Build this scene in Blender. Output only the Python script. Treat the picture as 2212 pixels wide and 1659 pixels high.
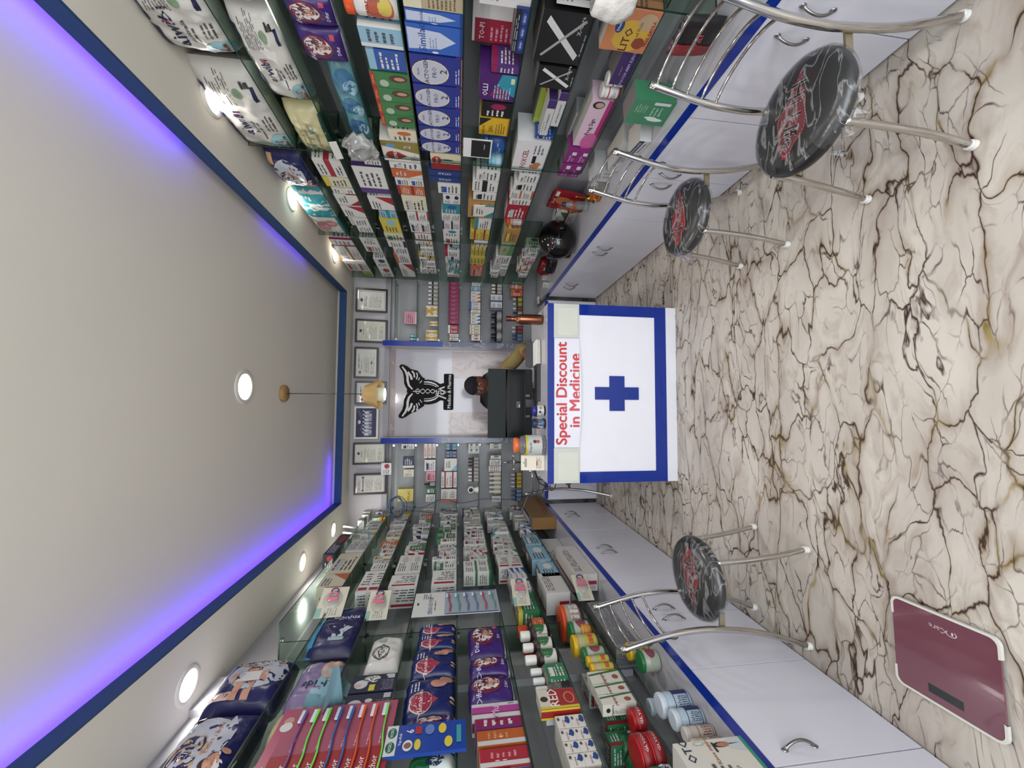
import bpy, bmesh, math, random
from math import sin, cos, pi, radians, atan2, sqrt, exp
from mathutils import Vector, Matrix, noise
for o in list(bpy.data.objects): bpy.data.objects.remove(o)
SC = bpy.context.scene; COL = SC.collection
# ---------------------------------------------------------------- camera (a phone turned on its side)
IW, IH, FPX, CH = 2212, 1659, 845.0, 1.55
_y = Vector((-42.5, -118, FPX)).normalized()
_z = Vector((0, 1, 0)); _z = (_z - _y*_z.dot(_y)).normalized()
_x = _z.cross(_y); _r = radians(0.3)
_x2 = _x*cos(_r) + _z*sin(_r); _z2 = _z*cos(_r) - _x*sin(_r)
RIGHT = Vector((_x2[0], _y[0], -_z2[0])); DOWN = Vector((_x2[1], _y[1], -_z2[1])); FWD = Vector((_x2[2], _y[2], -_z2[2]))
cd = bpy.data.cameras.new('camera'); cam = bpy.data.objects.new('camera', cd); COL.objects.link(cam)
cd.sensor_width = 36; cd.lens = FPX/IW*36; cd.clip_start = .02
Mc = Matrix.Identity(4)
for i in range(3): Mc[i][0] = DOWN[i]; Mc[i][1] = RIGHT[i]; Mc[i][2] = -FWD[i]
Mc[2][3] = CH; cam.matrix_world = Mc; SC.camera = cam
def proj(P):
    p = Vector(P) - Vector((0, 0, CH)); d = p.dot(FWD)
    return 1106 + FPX*p.dot(DOWN)/d, 829.5 - FPX*p.dot(RIGHT)/d
# ---------------------------------------------------------------- world, exposure, lights
w = bpy.data.worlds.new('world'); SC.world = w; w.use_nodes = True
bgn = w.node_tree.nodes['Background']; bgn.inputs[0].default_value = (.80, .90, 1, 1); bgn.inputs[1].default_value = 2.2
vs = SC.view_settings; vs.view_transform = 'Standard'; vs.look = 'None'; vs.exposure = 0.0; vs.gamma = 1; vs.use_curve_mapping = False
SC.cycles.max_bounces = 8; SC.cycles.transparent_max_bounces = 24; SC.cycles.diffuse_bounces = 4; SC.cycles.caustics_reflective = False; SC.cycles.caustics_refractive = False
SC.cycles.use_denoising = True; SC.cycles.sample_clamp_indirect = 6
def area(loc, rot, sx, sy, power, col, shape='RECTANGLE', spread=pi):
    l = bpy.data.lights.new('lamp_light', 'AREA'); l.shape = shape; l.size = sx; l.energy = power; l.color = col[:3]; l.spread = spread
    if shape in ('RECTANGLE', 'ELLIPSE'): l.size_y = sy
    o = bpy.data.objects.new('lamp_light', l); COL.objects.link(o); o.location = loc; o.rotation_euler = rot; return o
ZS, ZC = 2.755, 2.895          # soffit and upper ceiling
XR0, XL0, YB0 = 1.215, -1.065, 4.405    # inner edge of the soffit
DOWNL = [(1.50, 1.05), (1.48, 2.02), (1.463, 2.94), (1.443, 3.94), (1.50, .1), (-1.255, 4.15), (-1.266, 3.37), (-1.29, 2.04), (-1.29, 1.0), (-1.29, 0)]
WARM = (1, .97, .93)
for x, y in DOWNL: area((x, y, ZS-.012), (0, 0, 0), .13, .13, 5, WARM, 'DISK')
for x, y, p in [(.1, 2.70, 12), (.1, .55, 10), (.1, -.9, 12)]: area((x, y, ZC-.02), (0, 0, 0), .20, .2, p, WARM, 'DISK')  # first is in view; the two behind the viewer are added for lighting
area((0, -1.75, 1.2), (radians(112), 0, 0), 2.6, 2.0, 85, (.93, .96, 1))      # daylight through the open shop front
PUR = (.075, .02, 1)
area((XL0-.07, 1.60, 2.815), (0, radians(180+64), 0), .03, 5.6, 10, PUR)
area((XR0+.07, .4, 2.815), (0, radians(180-64), 0), .03, 3.2, 5.5, PUR)
area((XR0+.07, 3.2, 2.815), (0, radians(180-60), 0), .03, .8, .45, PUR)
area((-.85, YB0+.07, 2.815), (radians(-120), 0, 0), .5, .03, .9, PUR)
# ---------------------------------------------------------------- materials
def lin(h):
    if isinstance(h, tuple): return h
    v = [int(h[i:i+2], 16)/255 for i in (0, 2, 4)]
    return tuple(c/12.92 if c <= .04045 else ((c+.055)/1.055)**2.4 for c in v) + (1,)
_M = {}
def mat(h, rough=.5, metal=0, emit=0, spec=.5, coat=0, noise_amt=0, noise_scale=8, bump=0, bscale=40):
    k = (h, rough, metal, emit, spec, coat, noise_amt, noise_scale, bump, bscale)
    if k in _M: return _M[k]
    m = bpy.data.materials.new('paint'); m.use_nodes = True; n = m.node_tree; b = n.nodes['Principled BSDF']; c = lin(h)
    b.inputs['Base Color'].default_value = c; b.inputs['Roughness'].default_value = rough; b.inputs['Metallic'].default_value = metal
    b.inputs['Specular IOR Level'].default_value = spec; b.inputs['Coat Weight'].default_value = coat
    if emit: b.inputs['Emission Color'].default_value = c; b.inputs['Emission Strength'].default_value = emit
    tc = n.nodes.new('ShaderNodeTexCoord')
    nz = n.nodes.new('ShaderNodeTexNoise'); nz.inputs['Scale'].default_value = noise_scale; nz.inputs['Detail'].default_value = 4; n.links.new(tc.outputs['Object'], nz.inputs['Vector'])
    amt = noise_amt or .04
    mx = n.nodes.new('ShaderNodeMix'); mx.data_type = 'RGBA'
    mx.inputs[6].default_value = tuple(x*(1-amt) for x in c[:3])+(1,); mx.inputs[7].default_value = tuple(min(1, x*(1+amt)) for x in c[:3])+(1,)
    n.links.new(nz.outputs['Fac'], mx.inputs[0]); n.links.new(mx.outputs[2], b.inputs['Base Color'])
    if bump:
        n2 = n.nodes.new('ShaderNodeTexNoise'); n2.inputs['Scale'].default_value = bscale; n2.inputs['Detail'].default_value = 3; n.links.new(tc.outputs['Object'], n2.inputs['Vector'])
        bp = n.nodes.new('ShaderNodeBump'); bp.inputs['Strength'].default_value = bump; bp.inputs['Distance'].default_value = .01
        n.links.new(n2.outputs['Fac'], bp.inputs['Height']); n.links.new(bp.outputs[0], b.inputs['Normal'])
    _M[k] = m; return m
def see_through(name, tint, refl=1.0, rough=.02, body=0.0, bodycol='ffffff', bump=0):
    m = bpy.data.materials.new(name); m.use_nodes = True; n = m.node_tree; n.nodes.clear()
    out = n.nodes.new('ShaderNodeOutputMaterial'); tr = n.nodes.new('ShaderNodeBsdfTransparent'); tr.inputs[0].default_value = lin(tint)
    gl = n.nodes.new('ShaderNodeBsdfGlossy'); gl.inputs['Roughness'].default_value = rough
    fr = n.nodes.new('ShaderNodeFresnel'); ge = n.nodes.new('ShaderNodeNewGeometry'); mr = n.nodes.new('ShaderNodeMapRange'); mr.inputs[3].default_value = 1.5; mr.inputs[4].default_value = 1/1.5; n.links.new(ge.outputs['Backfacing'], mr.inputs[0]); n.links.new(mr.outputs[0], fr.inputs[0])
    mu = n.nodes.new('ShaderNodeMath'); mu.operation = 'MULTIPLY'; mu.inputs[1].default_value = refl; n.links.new(fr.outputs[0], mu.inputs[0])
    mx = n.nodes.new('ShaderNodeMixShader'); n.links.new(mu.outputs[0], mx.inputs[0])
    last = tr.outputs[0]
    if body:
        di = n.nodes.new('ShaderNodeBsdfDiffuse'); di.inputs[0].default_value = lin(bodycol)
        m2 = n.nodes.new('ShaderNodeMixShader'); m2.inputs[0].default_value = body; n.links.new(tr.outputs[0], m2.inputs[1]); n.links.new(di.outputs[0], m2.inputs[2]); last = m2.outputs[0]
        if bump > 1:
            tc = n.nodes.new('ShaderNodeTexCoord'); nz = n.nodes.new('ShaderNodeTexNoise'); nz.inputs['Scale'].default_value = bump; nz.inputs['Distortion'].default_value = 1.2; nz.inputs['Detail'].default_value = 5; mpp = n.nodes.new('ShaderNodeMapping'); mpp.inputs['Scale'].default_value = (1, 2.6, 1); mpp.inputs['Rotation'].default_value = (0, 0, .5)
            n.links.new(tc.outputs['Object'], mpp.inputs[0]); n.links.new(mpp.outputs[0], nz.inputs['Vector']); cr = n.nodes.new('ShaderNodeValToRGB'); cr.color_ramp.elements[0].position = .47; cr.color_ramp.elements[1].position = .5; e3 = cr.color_ramp.elements.new(.53); e3.color = (body*.09,)*3+(1,)
            cr.color_ramp.elements[0].color = (body*.09,)*3+(1,); cr.color_ramp.elements[1].color = (body, body, body, 1); n.links.new(nz.outputs['Fac'], cr.inputs[0]); n.links.new(cr.outputs[0], m2.inputs[0])
            bp = n.nodes.new('ShaderNodeBump'); bp.inputs['Strength'].default_value = .35; bp.inputs['Distance'].default_value = .01; n.links.new(nz.outputs['Fac'], bp.inputs['Height']); n.links.new(bp.outputs[0], gl.inputs['Normal'])
    n.links.new(last, mx.inputs[1]); n.links.new(gl.outputs[0], mx.inputs[2]); n.links.new(mx.outputs[0], out.inputs[0]); return m
GLASS = see_through('shelf_glass', 'dfe9e2', 1.0); GEDGE = mat('0e2a20', .15, 0, 0, .6)
CLEAR = see_through('clear_plastic', 'eef2f2', 1.0, .08, .12, 'e8ecec'); FILM = see_through('crinkled_film', 'e6e6e6', 1.1, .25, .26, 'd8d8d8', 6)
POLY = see_through('thin_bag', 'f0f0ee', 1, .15, .35, 'c8c8c4')
LAM = mat('a6a5a8', .22, 0, 0, .45, 0, .03, 3, .03, 5)
LEDGE = mat('aaa9ae', .16, 0, 0, .5, 0, .03, 3)
DOORM = mat('cfcfd8', .30, 0, 0, .4, 0, .02, 3)
BLUE = mat('0a2b86', .12, 0, 0, .5, 0, .05, 3, .04, 9); NAVY = mat('27456e', .6, 0, 0, .3)
CREAM = mat('e2dccf', .9, 0, 0, .2, 0, .03, 2); UPW = mat('b9b5b8', .8, 0, 0, .2); CHROME = mat('b9b7b2', .16, 1, 0, .5, 0, .06, 20); STEEL = mat('8f8e8b', .30, 1, 0, .5, 0, .10, 30)
BLACK = mat('0b0b0c', .4); WHITEP = mat('e8e6df', .5)
# ---------------------------------------------------------------- mesh collector with printing on its faces
_TX = {}
def text_tris(s, bold=0):
    k = (s, bold)
    if k in _TX: return _TX[k]
    cu = bpy.data.curves.new('t', 'FONT'); cu.body = s; cu.resolution_u = 4 if bold == 2 else 1; cu.size = 1; cu.align_x = 'CENTER'; cu.align_y = 'CENTER'; cu.offset = .012 if bold == 1 and 'M' not in s and 'W' not in s else 0
    ob = bpy.data.objects.new('t', cu); COL.objects.link(ob); bpy.context.view_layer.update()
    me = bpy.data.meshes.new_from_object(ob.evaluated_get(bpy.context.evaluated_depsgraph_get()))
    vs_ = [(v.co.x, v.co.y) for v in me.vertices]; fs = [tuple(p.vertices) for p in me.polygons]
    wd = max(v[0] for v in vs_)-min(v[0] for v in vs_)
    bpy.data.objects.remove(ob); bpy.data.curves.remove(cu); bpy.data.meshes.remove(me)
    _TX[k] = (vs_, fs, wd); return _TX[k]
def pk(h):     # card and plastic print is duller than screen colours
    v = [int(h[i:i+2], 16) for i in (0, 2, 4)]; g = .3*v[0]+.59*v[1]+.11*v[2]
    return ''.join('%02x' % max(0, min(255, int((g+(c-g)*.86)*.93))) for c in v)
class MB:
    def __init__(s): s.v = []; s.f = []; s.m = []; s.mats = []; s.smooth = []
    def mi(s, m):
        if m not in s.mats: s.mats.append(m)
        return s.mats.index(m)
    def add(s, vs_, fs, m, sm=False):
        b = len(s.v); s.v += [tuple(v) for v in vs_]; i = s.mi(m)
        for f in fs: s.f.append(tuple(b+k for k in f)); s.m.append(i); s.smooth.append(sm)
    def box(s, x0, x1, y0, y1, z0, z1, m, M=None):
        vs_ = [Vector((x, y, z)) for z in (z0, z1) for y in (y0, y1) for x in (x0, x1)]
        if M: vs_ = [M @ v for v in vs_]
        s.add(vs_, [(0, 2, 3, 1), (4, 5, 7, 6), (0, 1, 5, 4), (2, 6, 7, 3), (0, 4, 6, 2), (1, 3, 7, 5)], m); return s
    def tube(s, pts, r, m, seg=10, cap=True, closed=False):
        pts = [Vector(p) for p in pts]; n = len(pts); rs = r if isinstance(r, (list, tuple)) else [r]*n; vs_ = []; fs = []; up = None
        for i, p in enumerate(pts):
            t = (pts[(i+1) % n]-pts[i-1]) if closed else (pts[min(i+1, n-1)]-pts[max(i-1, 0)]); t.normalize()
            if up is None: up = Vector((0, 0, 1)) if abs(t.z) < .9 else Vector((1, 0, 0))
            a = (up - t*up.dot(t)); a = a.normalized() if a.length > 1e-6 else t.orthogonal().normalized(); up = a; b = t.cross(a)
            for k in range(seg): q = 2*pi*k/seg; vs_.append(p + (a*cos(q)+b*sin(q))*rs[i])
        for i in range(n if closed else n-1):
            for k in range(seg): j = (i+1) % n; fs.append((i*seg+k, i*seg+(k+1) % seg, j*seg+(k+1) % seg, j*seg+k))
        if cap and not closed: fs.append(tuple(range(seg-1, -1, -1))); fs.append(tuple((n-1)*seg+k for k in range(seg)))
        s.add(vs_, fs, m, True); return s
    def lathe(s, prof, m, seg=24, c=(0, 0, 0), cap=True, M=None, sm=True):
        vs_ = [Vector((c[0]+r*cos(2*pi*k/seg), c[1]+r*sin(2*pi*k/seg), c[2]+z)) for r, z in prof for k in range(seg)]
        if M: vs_ = [M @ v for v in vs_]
        fs = [(i*seg+k, i*seg+(k+1) % seg, (i+1)*seg+(k+1) % seg, (i+1)*seg+k) for i in range(len(prof)-1) for k in range(seg)]
        s.add(vs_, fs, m, sm)
        if cap: s.add([vs_[k] for k in range(seg)], [tuple(range(seg-1, -1, -1))], m); s.add([vs_[(len(prof)-1)*seg+k] for k in range(seg)], [tuple(range(seg))], m)
        return s
    def sphere(s, c, r, m, seg=16, M=None):
        rr = r if isinstance(r, (tuple, list)) else (r, r, r); vs_ = []; fs = []
        for i in range(seg//2+1):
            for k in range(seg): a = pi*i/(seg//2); b = 2*pi*k/seg; vs_.append(Vector((c[0]+rr[0]*sin(a)*cos(b), c[1]+rr[1]*sin(a)*sin(b), c[2]+rr[2]*cos(a))))
        if M: vs_ = [M @ v for v in vs_]
        for i in range(seg//2):
            for k in range(seg): fs.append((i*seg+k, (i+1)*seg+k, (i+1)*seg+(k+1) % seg, i*seg+(k+1) % seg))
        s.add(vs_, fs, m, True); return s
    def prism(s, pts, y0, y1, m, plane='xz'):
        n = len(pts); g = (lambda a, b, c: (a, c, b)) if plane == 'xz' else ((lambda a, b, c: (a, b, c)) if plane == 'xy' else (lambda a, b, c: (c, a, b)))
        s.add([g(a, b, y0) for a, b in pts]+[g(a, b, y1) for a, b in pts], [tuple(range(n)), tuple(range(2*n-1, n-1, -1))]+[(i, n+i, n+(i+1) % n, (i+1) % n) for i in range(n)], m); return s
    def mesh(s, name='mesh'):
        me = bpy.data.meshes.new(name); me.from_pydata(s.v, [], s.f)
        for m in s.mats: me.materials.append(m)
        me.polygons.foreach_set('material_index', s.m); me.polygons.foreach_set('use_smooth', s.smooth); me.update(); return me
    # printing: surf(face,u,v,off) gives the point, u and v in metres on that face
    def draw(s, surf, W, H, decs, seed=0, fine=1):
        rnd = random.Random(seed); off = .0006
        for d in decs:
            k, fc = d[0], d[1]; w_, h_ = W[fc], H[fc]; off += .00012
            if k == 'r':
                u0, v0, u1, v1, c = d[2:7]; n = max(1, int(fine)); vs_ = []; fs = []
                for j in range(n+1):
                    for i in range(n+1): vs_.append(surf(fc, (u0+(u1-u0)*i/n)*w_, (v0+(v1-v0)*j/n)*h_, off))
                for j in range(n):
                    for i in range(n): a = j*(n+1)+i; fs.append((a, a+1, a+n+2, a+n+1))
                s.add(vs_, fs, mat(pk(c)), fine > 1)
            elif k == 'e':
                uc, vc, ru, rv, c = d[2:7]; N = 20; R = max(1, int(fine)//2); vs_ = [surf(fc, uc*w_, vc*h_, off)]; fs = []
                for r in range(1, R+1):
                    for q in range(N): vs_.append(surf(fc, (uc+ru*r/R*cos(2*pi*q/N))*w_, (vc+rv*r/R*sin(2*pi*q/N))*h_, off))
                for q in range(N):
                    fs.append((0, 1+q, 1+(q+1) % N))
                    for r in range(R-1): a = 1+r*N; fs.append((a+q, a+N+q, a+N+(q+1) % N, a+(q+1) % N))
                s.add(vs_, fs, mat(pk(c)), fine > 1)
            elif k == 'p':
                s.add([surf(fc, u*w_, v*h_, off) for u, v in d[2]], [tuple(range(len(d[2])))], mat(pk(d[3])))
            elif k == 't':
                uc, vc, sz, tx, c = d[2:7]; rot = d[7] if len(d) > 7 else 0; vs0, fs, wd = text_tris(tx, d[8] if len(d) > 8 else 1); S = sz*h_ if rot != 90 else sz*w_
                lim = .94*(h_ if rot else w_)
                if wd*S > lim: S = lim/wd
                q = radians(rot); s.add([surf(fc, uc*w_+S*(x*cos(q)-y*sin(q)), vc*h_+S*(x*sin(q)+y*cos(q)), off) for x, y in vs0], fs, mat(pk(c)))
            elif k == 'l':
                u0, v0, u1, v1, n, c = d[2:8]; vert = len(d) > 8
                for i in range(n):
                    a = 0.; e = rnd.uniform(.6, 1)
                    while a < e:
                        b = min(e, a+rnd.uniform(.1, .35)); t0 = (i+.2)/n; t1 = (i+.2+rnd.uniform(.3, .5))/n
                        if vert: q = [(u0+(u1-u0)*t0, v0+(v1-v0)*a), (u0+(u1-u0)*t1, v0+(v1-v0)*a), (u0+(u1-u0)*t1, v0+(v1-v0)*b), (u0+(u1-u0)*t0, v0+(v1-v0)*b)]
                        else: q = [(u0+(u1-u0)*a, v1+(v0-v1)*t1), (u0+(u1-u0)*b, v1+(v0-v1)*t1), (u0+(u1-u0)*b, v1+(v0-v1)*t0), (u0+(u1-u0)*a, v1+(v0-v1)*t0)]
                        s.add([surf(fc, x*w_, y*h_, off) for x, y in q], [(0, 1, 2, 3)], mat(pk(c))); a = b+.05
# ---------------------------------------------------------------- objects
def tag(o, label, cat, group=None, kind=None):
    o['label'] = label; o['category'] = cat
    if group: o['group'] = group
    if kind: o['kind'] = kind
    return o
def link(name, me, M=None, parent=None):
    o = bpy.data.objects.new(name, me); COL.objects.link(o)
    if parent: o.parent = parent
    if M is not None: o.matrix_local = M
    return o
def obj(name, mb, parent=None, M=None): return link(name, mb.mesh(name), M, parent)
def thing(name, label, cat, M, group=None): return tag(link(name, None, M), label, cat, group)
def struct(name, mb): o = obj(name, mb); o['kind'] = 'structure'; return o
def T(x, y, z, rz=0, rx=0, ry=0): return Matrix.Translation((x, y, z)) @ Matrix.Rotation(radians(rz), 4, 'Z') @ Matrix.Rotation(radians(ry), 4, 'Y') @ Matrix.Rotation(radians(rx), 4, 'X')
# shelves: along the wall, depth behind the shelf edge, height
def P(wall, s, d, z):
    if wall == 'R': return Vector((1.479-.02*s+d, s, z))
    if wall == 'L': return Vector((-1.20-d, s, z))
    if wall == 'D': return Vector((s, 2.63+d, z))
    return Vector((s, 4.45+d, z))
ROT = {'R': -88.85, 'L': 90, 'B': 0, 'D': 0}
def solve(wall, z, yi):
    if wall in 'BD': lo, hi = 2.2, -2.2
    elif wall == 'R': lo, hi = .75, 5.2
    else: lo, hi = 5.2, .75
    for _ in range(40):
        m = (lo+hi)/2
        if proj(P(wall, m, 0, z))[1] < yi: lo = m
        else: hi = m
    return (lo+hi)/2
ZR = [2.475, 2.255, 2.02, 1.785, 1.546, 1.30, 1.05, .81, .602]
ZL = [2.50, 2.285, 2.045, 1.80, 1.54, 1.29, 1.05, .81, .602]
ZB = [2.48, 2.255, 2.015, 1.782, 1.546, 1.30, 1.05, .81, .602]
ZZ = {'R': ZR, 'L': ZL, 'B': ZB, 'D': [.94]}
WN = {'R': 'right wall', 'L': 'left wall', 'B': 'back wall', 'D': 'desk'}
ORD = 'first second third fourth fifth sixth seventh eighth ninth tenth eleventh twelfth thirteenth fourteenth fifteenth sixteenth seventeenth eighteenth nineteenth twentieth'.split()
def ordn(i): return ORD[i] if i < 20 else ('twenty-'+ORD[i-20] if i < 29 else ('thirty-'+ORD[i-30] if 29 < i < 39 else ['thirtieth', 'fortieth'][i > 30]))
# ================================================================ THE ROOM
def floor_mat():
    m = bpy.data.materials.new('marble_vinyl'); m.use_nodes = True; n = m.node_tree; L = n.links.new; b = n.nodes['Principled BSDF']
    N = lambda t, **k: [n.nodes.new(t), [None]][0]
    tc = N('ShaderNodeTexCoord'); mp = N('ShaderNodeMapping'); L(tc.outputs['Object'], mp.inputs[0]); mp.inputs['Rotation'].default_value = (0, 0, radians(-52)); mp.inputs['Scale'].default_value = (.85, 2.2, 1)
    def nz(sc, vec, det=4, dist=0):
        q = N('ShaderNodeTexNoise'); q.inputs['Scale'].default_value = sc; q.inputs['Detail'].default_value = det; q.inputs['Distortion'].default_value = dist; L(vec, q.inputs['Vector']); return q
    def warp(vec, sc, amt):
        q = nz(sc, vec, 3); s = N('ShaderNodeVectorMath'); s.operation = 'SUBTRACT'; s.inputs[1].default_value = (.5, .5, .5); L(q.outputs['Color'], s.inputs[0])
        k = N('ShaderNodeVectorMath'); k.operation = 'SCALE'; k.inputs['Scale'].default_value = amt; L(s.outputs[0], k.inputs[0])
        a = N('ShaderNodeVectorMath'); a.operation = 'ADD'; L(vec, a.inputs[0]); L(k.outputs[0], a.inputs[1]); return a.outputs[0]
    v = warp(warp(mp.outputs[0], 1.8, .50), 9, .09)
    def veins(sc, w0, w1):
        q = N('ShaderNodeTexVoronoi'); q.feature = 'DISTANCE_TO_EDGE'; q.inputs['Scale'].default_value = sc; q.inputs['Randomness'].default_value = 1; L(v, q.inputs['Vector'])
        r = N('ShaderNodeMapRange'); r.inputs[1].default_value = w0; r.inputs[2].default_value = w1; r.inputs[3].default_value = 1; r.inputs[4].default_value = 0; L(q.outputs['Distance'], r.inputs[0]); return r.outputs[0]
    def ramp(x, a, bb):
        r = N('ShaderNodeMapRange'); r.inputs[1].default_value = a; r.inputs[2].default_value = bb; L(x, r.inputs[0]); return r.outputs[0]
    def mul(x, y):
        q = N('ShaderNodeMath'); q.operation = 'MULTIPLY'; q.use_clamp = True
        for i, z in ((0, x), (1, y)):
            if isinstance(z, float): q.inputs[i].default_value = z
            else: L(z, q.inputs[i])
        return q.outputs[0]
    def mx(f, a, c):
        q = N('ShaderNodeMix'); q.data_type = 'RGBA'
        if isinstance(f, float): q.inputs[0].default_value = f
        else: L(f, q.inputs[0])
        if isinstance(a, str): q.inputs[6].default_value = lin(a)
        else: L(a, q.inputs[6])
        q.inputs[7].default_value = lin(c); return q.outputs[2]
    mask = ramp(nz(2.6, mp.outputs[0], 3).outputs['Fac'], .40, .60); mask2 = ramp(nz(5, mp.outputs[0], 3).outputs['Fac'], .42, .62)
    c = mx(ramp(nz(2, v, 5).outputs['Fac'], .35, .7), 'c4bdb1', 'aaa197')
    c = mx(ramp(nz(7, v, 5, 1).outputs['Fac'], .52, .8), c, '9a8c80')
    c = mx(mul(veins(3.4, .0, .13), mul(mask, .6)), c, '83705f')
    c = mx(mul(veins(3.4, .010, .045), mul(mask, mask2)), c, '8c7a40')
    c = mx(mul(veins(3.4, .003, .022), ramp(nz(3.3, mp.outputs[0], 2).outputs['Fac'], .38, .48)), c, '30190f')
    c = mx(mul(veins(7.5, .003, .036), mul(mask2, 1.0)), c, '3e2822')
    L(c, b.inputs['Base Color']); b.inputs['Roughness'].default_value = .42; b.inputs['Specular IOR Level'].default_value = .35; return m
struct('floor_outside', MB().box(-6, 6, -8, -2.6, -.06, -.01, mat('b0aca4', .9)))  # unseen pavement, added so daylight bounces up to the ceiling
struct('floor', MB().box(-2.2, 2.2, -2.6, 5.2, -.05, 0, floor_mat()))
XWL, XWR, YW = -1.45, 1.70, 4.72
struct('wall_left', MB().box(XWL-.08, XWL, -1.6, 4.8, 0, ZS, LAM))
wr = MB(); v = [(1.729+.032, -1.6), (1.729+.12, -1.6), (1.729-.096+.12, 4.8), (1.729-.096, 4.8)]; wr.prism(v, 0, ZS, LAM, 'xy'); struct('wall_right', wr)
struct('wall_back', MB().box(-1.5, 1.8, YW, YW+.08, 0, 2.40, LAM).box(-1.5, 1.8, YW-.02, YW+.08, 2.40, ZS, UPW))
struct('trim_3', MB().box(XWL, XWL+.035, 2.06, 2.28, .6, ZS-.001, mat('b9b7ba', .35)))
struct('trim_1', MB().box(-1.45, 1.68, YW-.05, YW, 2.335, 2.395, mat('8e8d92', .4)))
E0, YF = -.6, -1.3
so = MB(); so.box(-1.6, XL0, -1.6, 4.8, ZS, ZS+.04, CREAM); so.box(XR0, 1.95, -1.6, 4.8, ZS, ZS+.04, CREAM); so.box(XL0, XR0, YB0, 4.8, ZS, ZS+.04, CREAM); so.box(XL0, XR0, -1.6, YF, ZS, ZS+.04, CREAM)
so.box(-1.6, XL0-.17, -1.6, 4.8, ZS+.04, 3, CREAM); so.box(XR0+.17, 1.95, -1.6, 4.8, ZS+.04, 3, CREAM); so.box(XL0-.17, XR0+.17, YB0+.17, 4.8, ZS+.04, 3, CREAM); so.box(XL0-.17, XR0+.17, -1.6, YF-.17, ZS+.04, 3, CREAM)
struct('ceiling_soffit', so)
struct('ceiling', MB().box(-1.3, 1.45, -1.5, 4.65, ZC, ZC+.06, CREAM))
t = MB(); t.box(XL0, XL0+.012, YF, YB0, ZS-.002, ZS+.07, NAVY); t.box(XR0-.012, XR0, YF, YB0, ZS-.002, ZS+.07, NAVY); t.box(XL0, XR0, YB0-.012, YB0, ZS-.002, ZS+.07, NAVY); t.box(XL0, XR0, YF, YF+.012, ZS-.002, ZS+.07, NAVY)
struct('trim_2', t)
led = mat('3a18ff', .5, 0, 6)
for nm, bx in (('left wall', (XL0-.075, XL0-.06, -1.2, 4.42)), ('right wall', (XR0+.06, XR0+.075, -1.2, 2.1))):
    tag(obj('led_strip', MB().box(*bx, ZS+.04, ZS+.046, led)), f'purple glowing light strip hidden in the ceiling recess along the {nm}', 'light strip')
# downlights
def lens(r, label, loc):
    t = thing('ceiling_downlight', label, 'ceiling light', T(*loc))
    obj('ring', MB().lathe([(r*1.0, -.006), (r*1.18, -.010), (r*1.34, -.004), (r*1.36, 0)], mat('d9d5ca', .5), 36, cap=False), t)
    obj('diffuser', MB().lathe([(.0001, -.003), (r*1.02, -.003)], mat('fffbf0', .5, 0, 9), 36, cap=False), t)
for i, (x, y) in enumerate(DOWNL):
    sd = 'right' if x > 0 else 'left'; k = [q for q in DOWNL if (q[0] > 0) == (x > 0)]; k.sort(key=lambda q: -q[1])
    if y > 1.5: lens(.062, f'round white recessed light above the {sd} wall shelves, {ordn(k.index((x, y)))} from the back wall', (x, y, ZS))
lens(.083, 'large round ceiling light in the raised ceiling before the pendant lamp', (.1, 2.70, ZC))
lens(.083, 'large round ceiling light added out of view behind the viewer for lighting', (.1, .55, ZC))  # unseen fitting, added with its lamp to light the room
# base cabinets and ledges
XRf = lambda y: 1.29-.022*y; XLf = lambda y: -1.14+.015*y
def quad(side, y0, y1, d0, d1, z0, z1, m, mb):   # a slab that follows the front line of the cabinets, d = into the cabinet
    if side == 'R': p = [(XRf(y0)+d0, y0), (XRf(y0)+d1, y0), (XRf(y1)+d1, y1), (XRf(y1)+d0, y1)]
    else: p = [(XLf(y0)-d0, y0), (XLf(y1)-d0, y1), (XLf(y1)-d1, y1), (XLf(y0)-d1, y0)]
    mb.prism(p, z0, z1, m, 'xy'); return mb
def handle_mesh():
    mb = MB(); pts = []
    for i in range(13): a = i/12; pts.append((0, -.026*sin(pi*a)**.7, .055-.11*a))
    mb.tube(pts, [.0075 if i in (0, 12) else .0048 for i in range(13)], STEEL, 8); mb.sphere((0, 0, .055), (.009, .006, .012), STEEL, 10); mb.sphere((0, 0, -.055), (.009, .006, .012), STEEL, 10); return mb.mesh('door_handle')
HM = handle_mesh()
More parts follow.
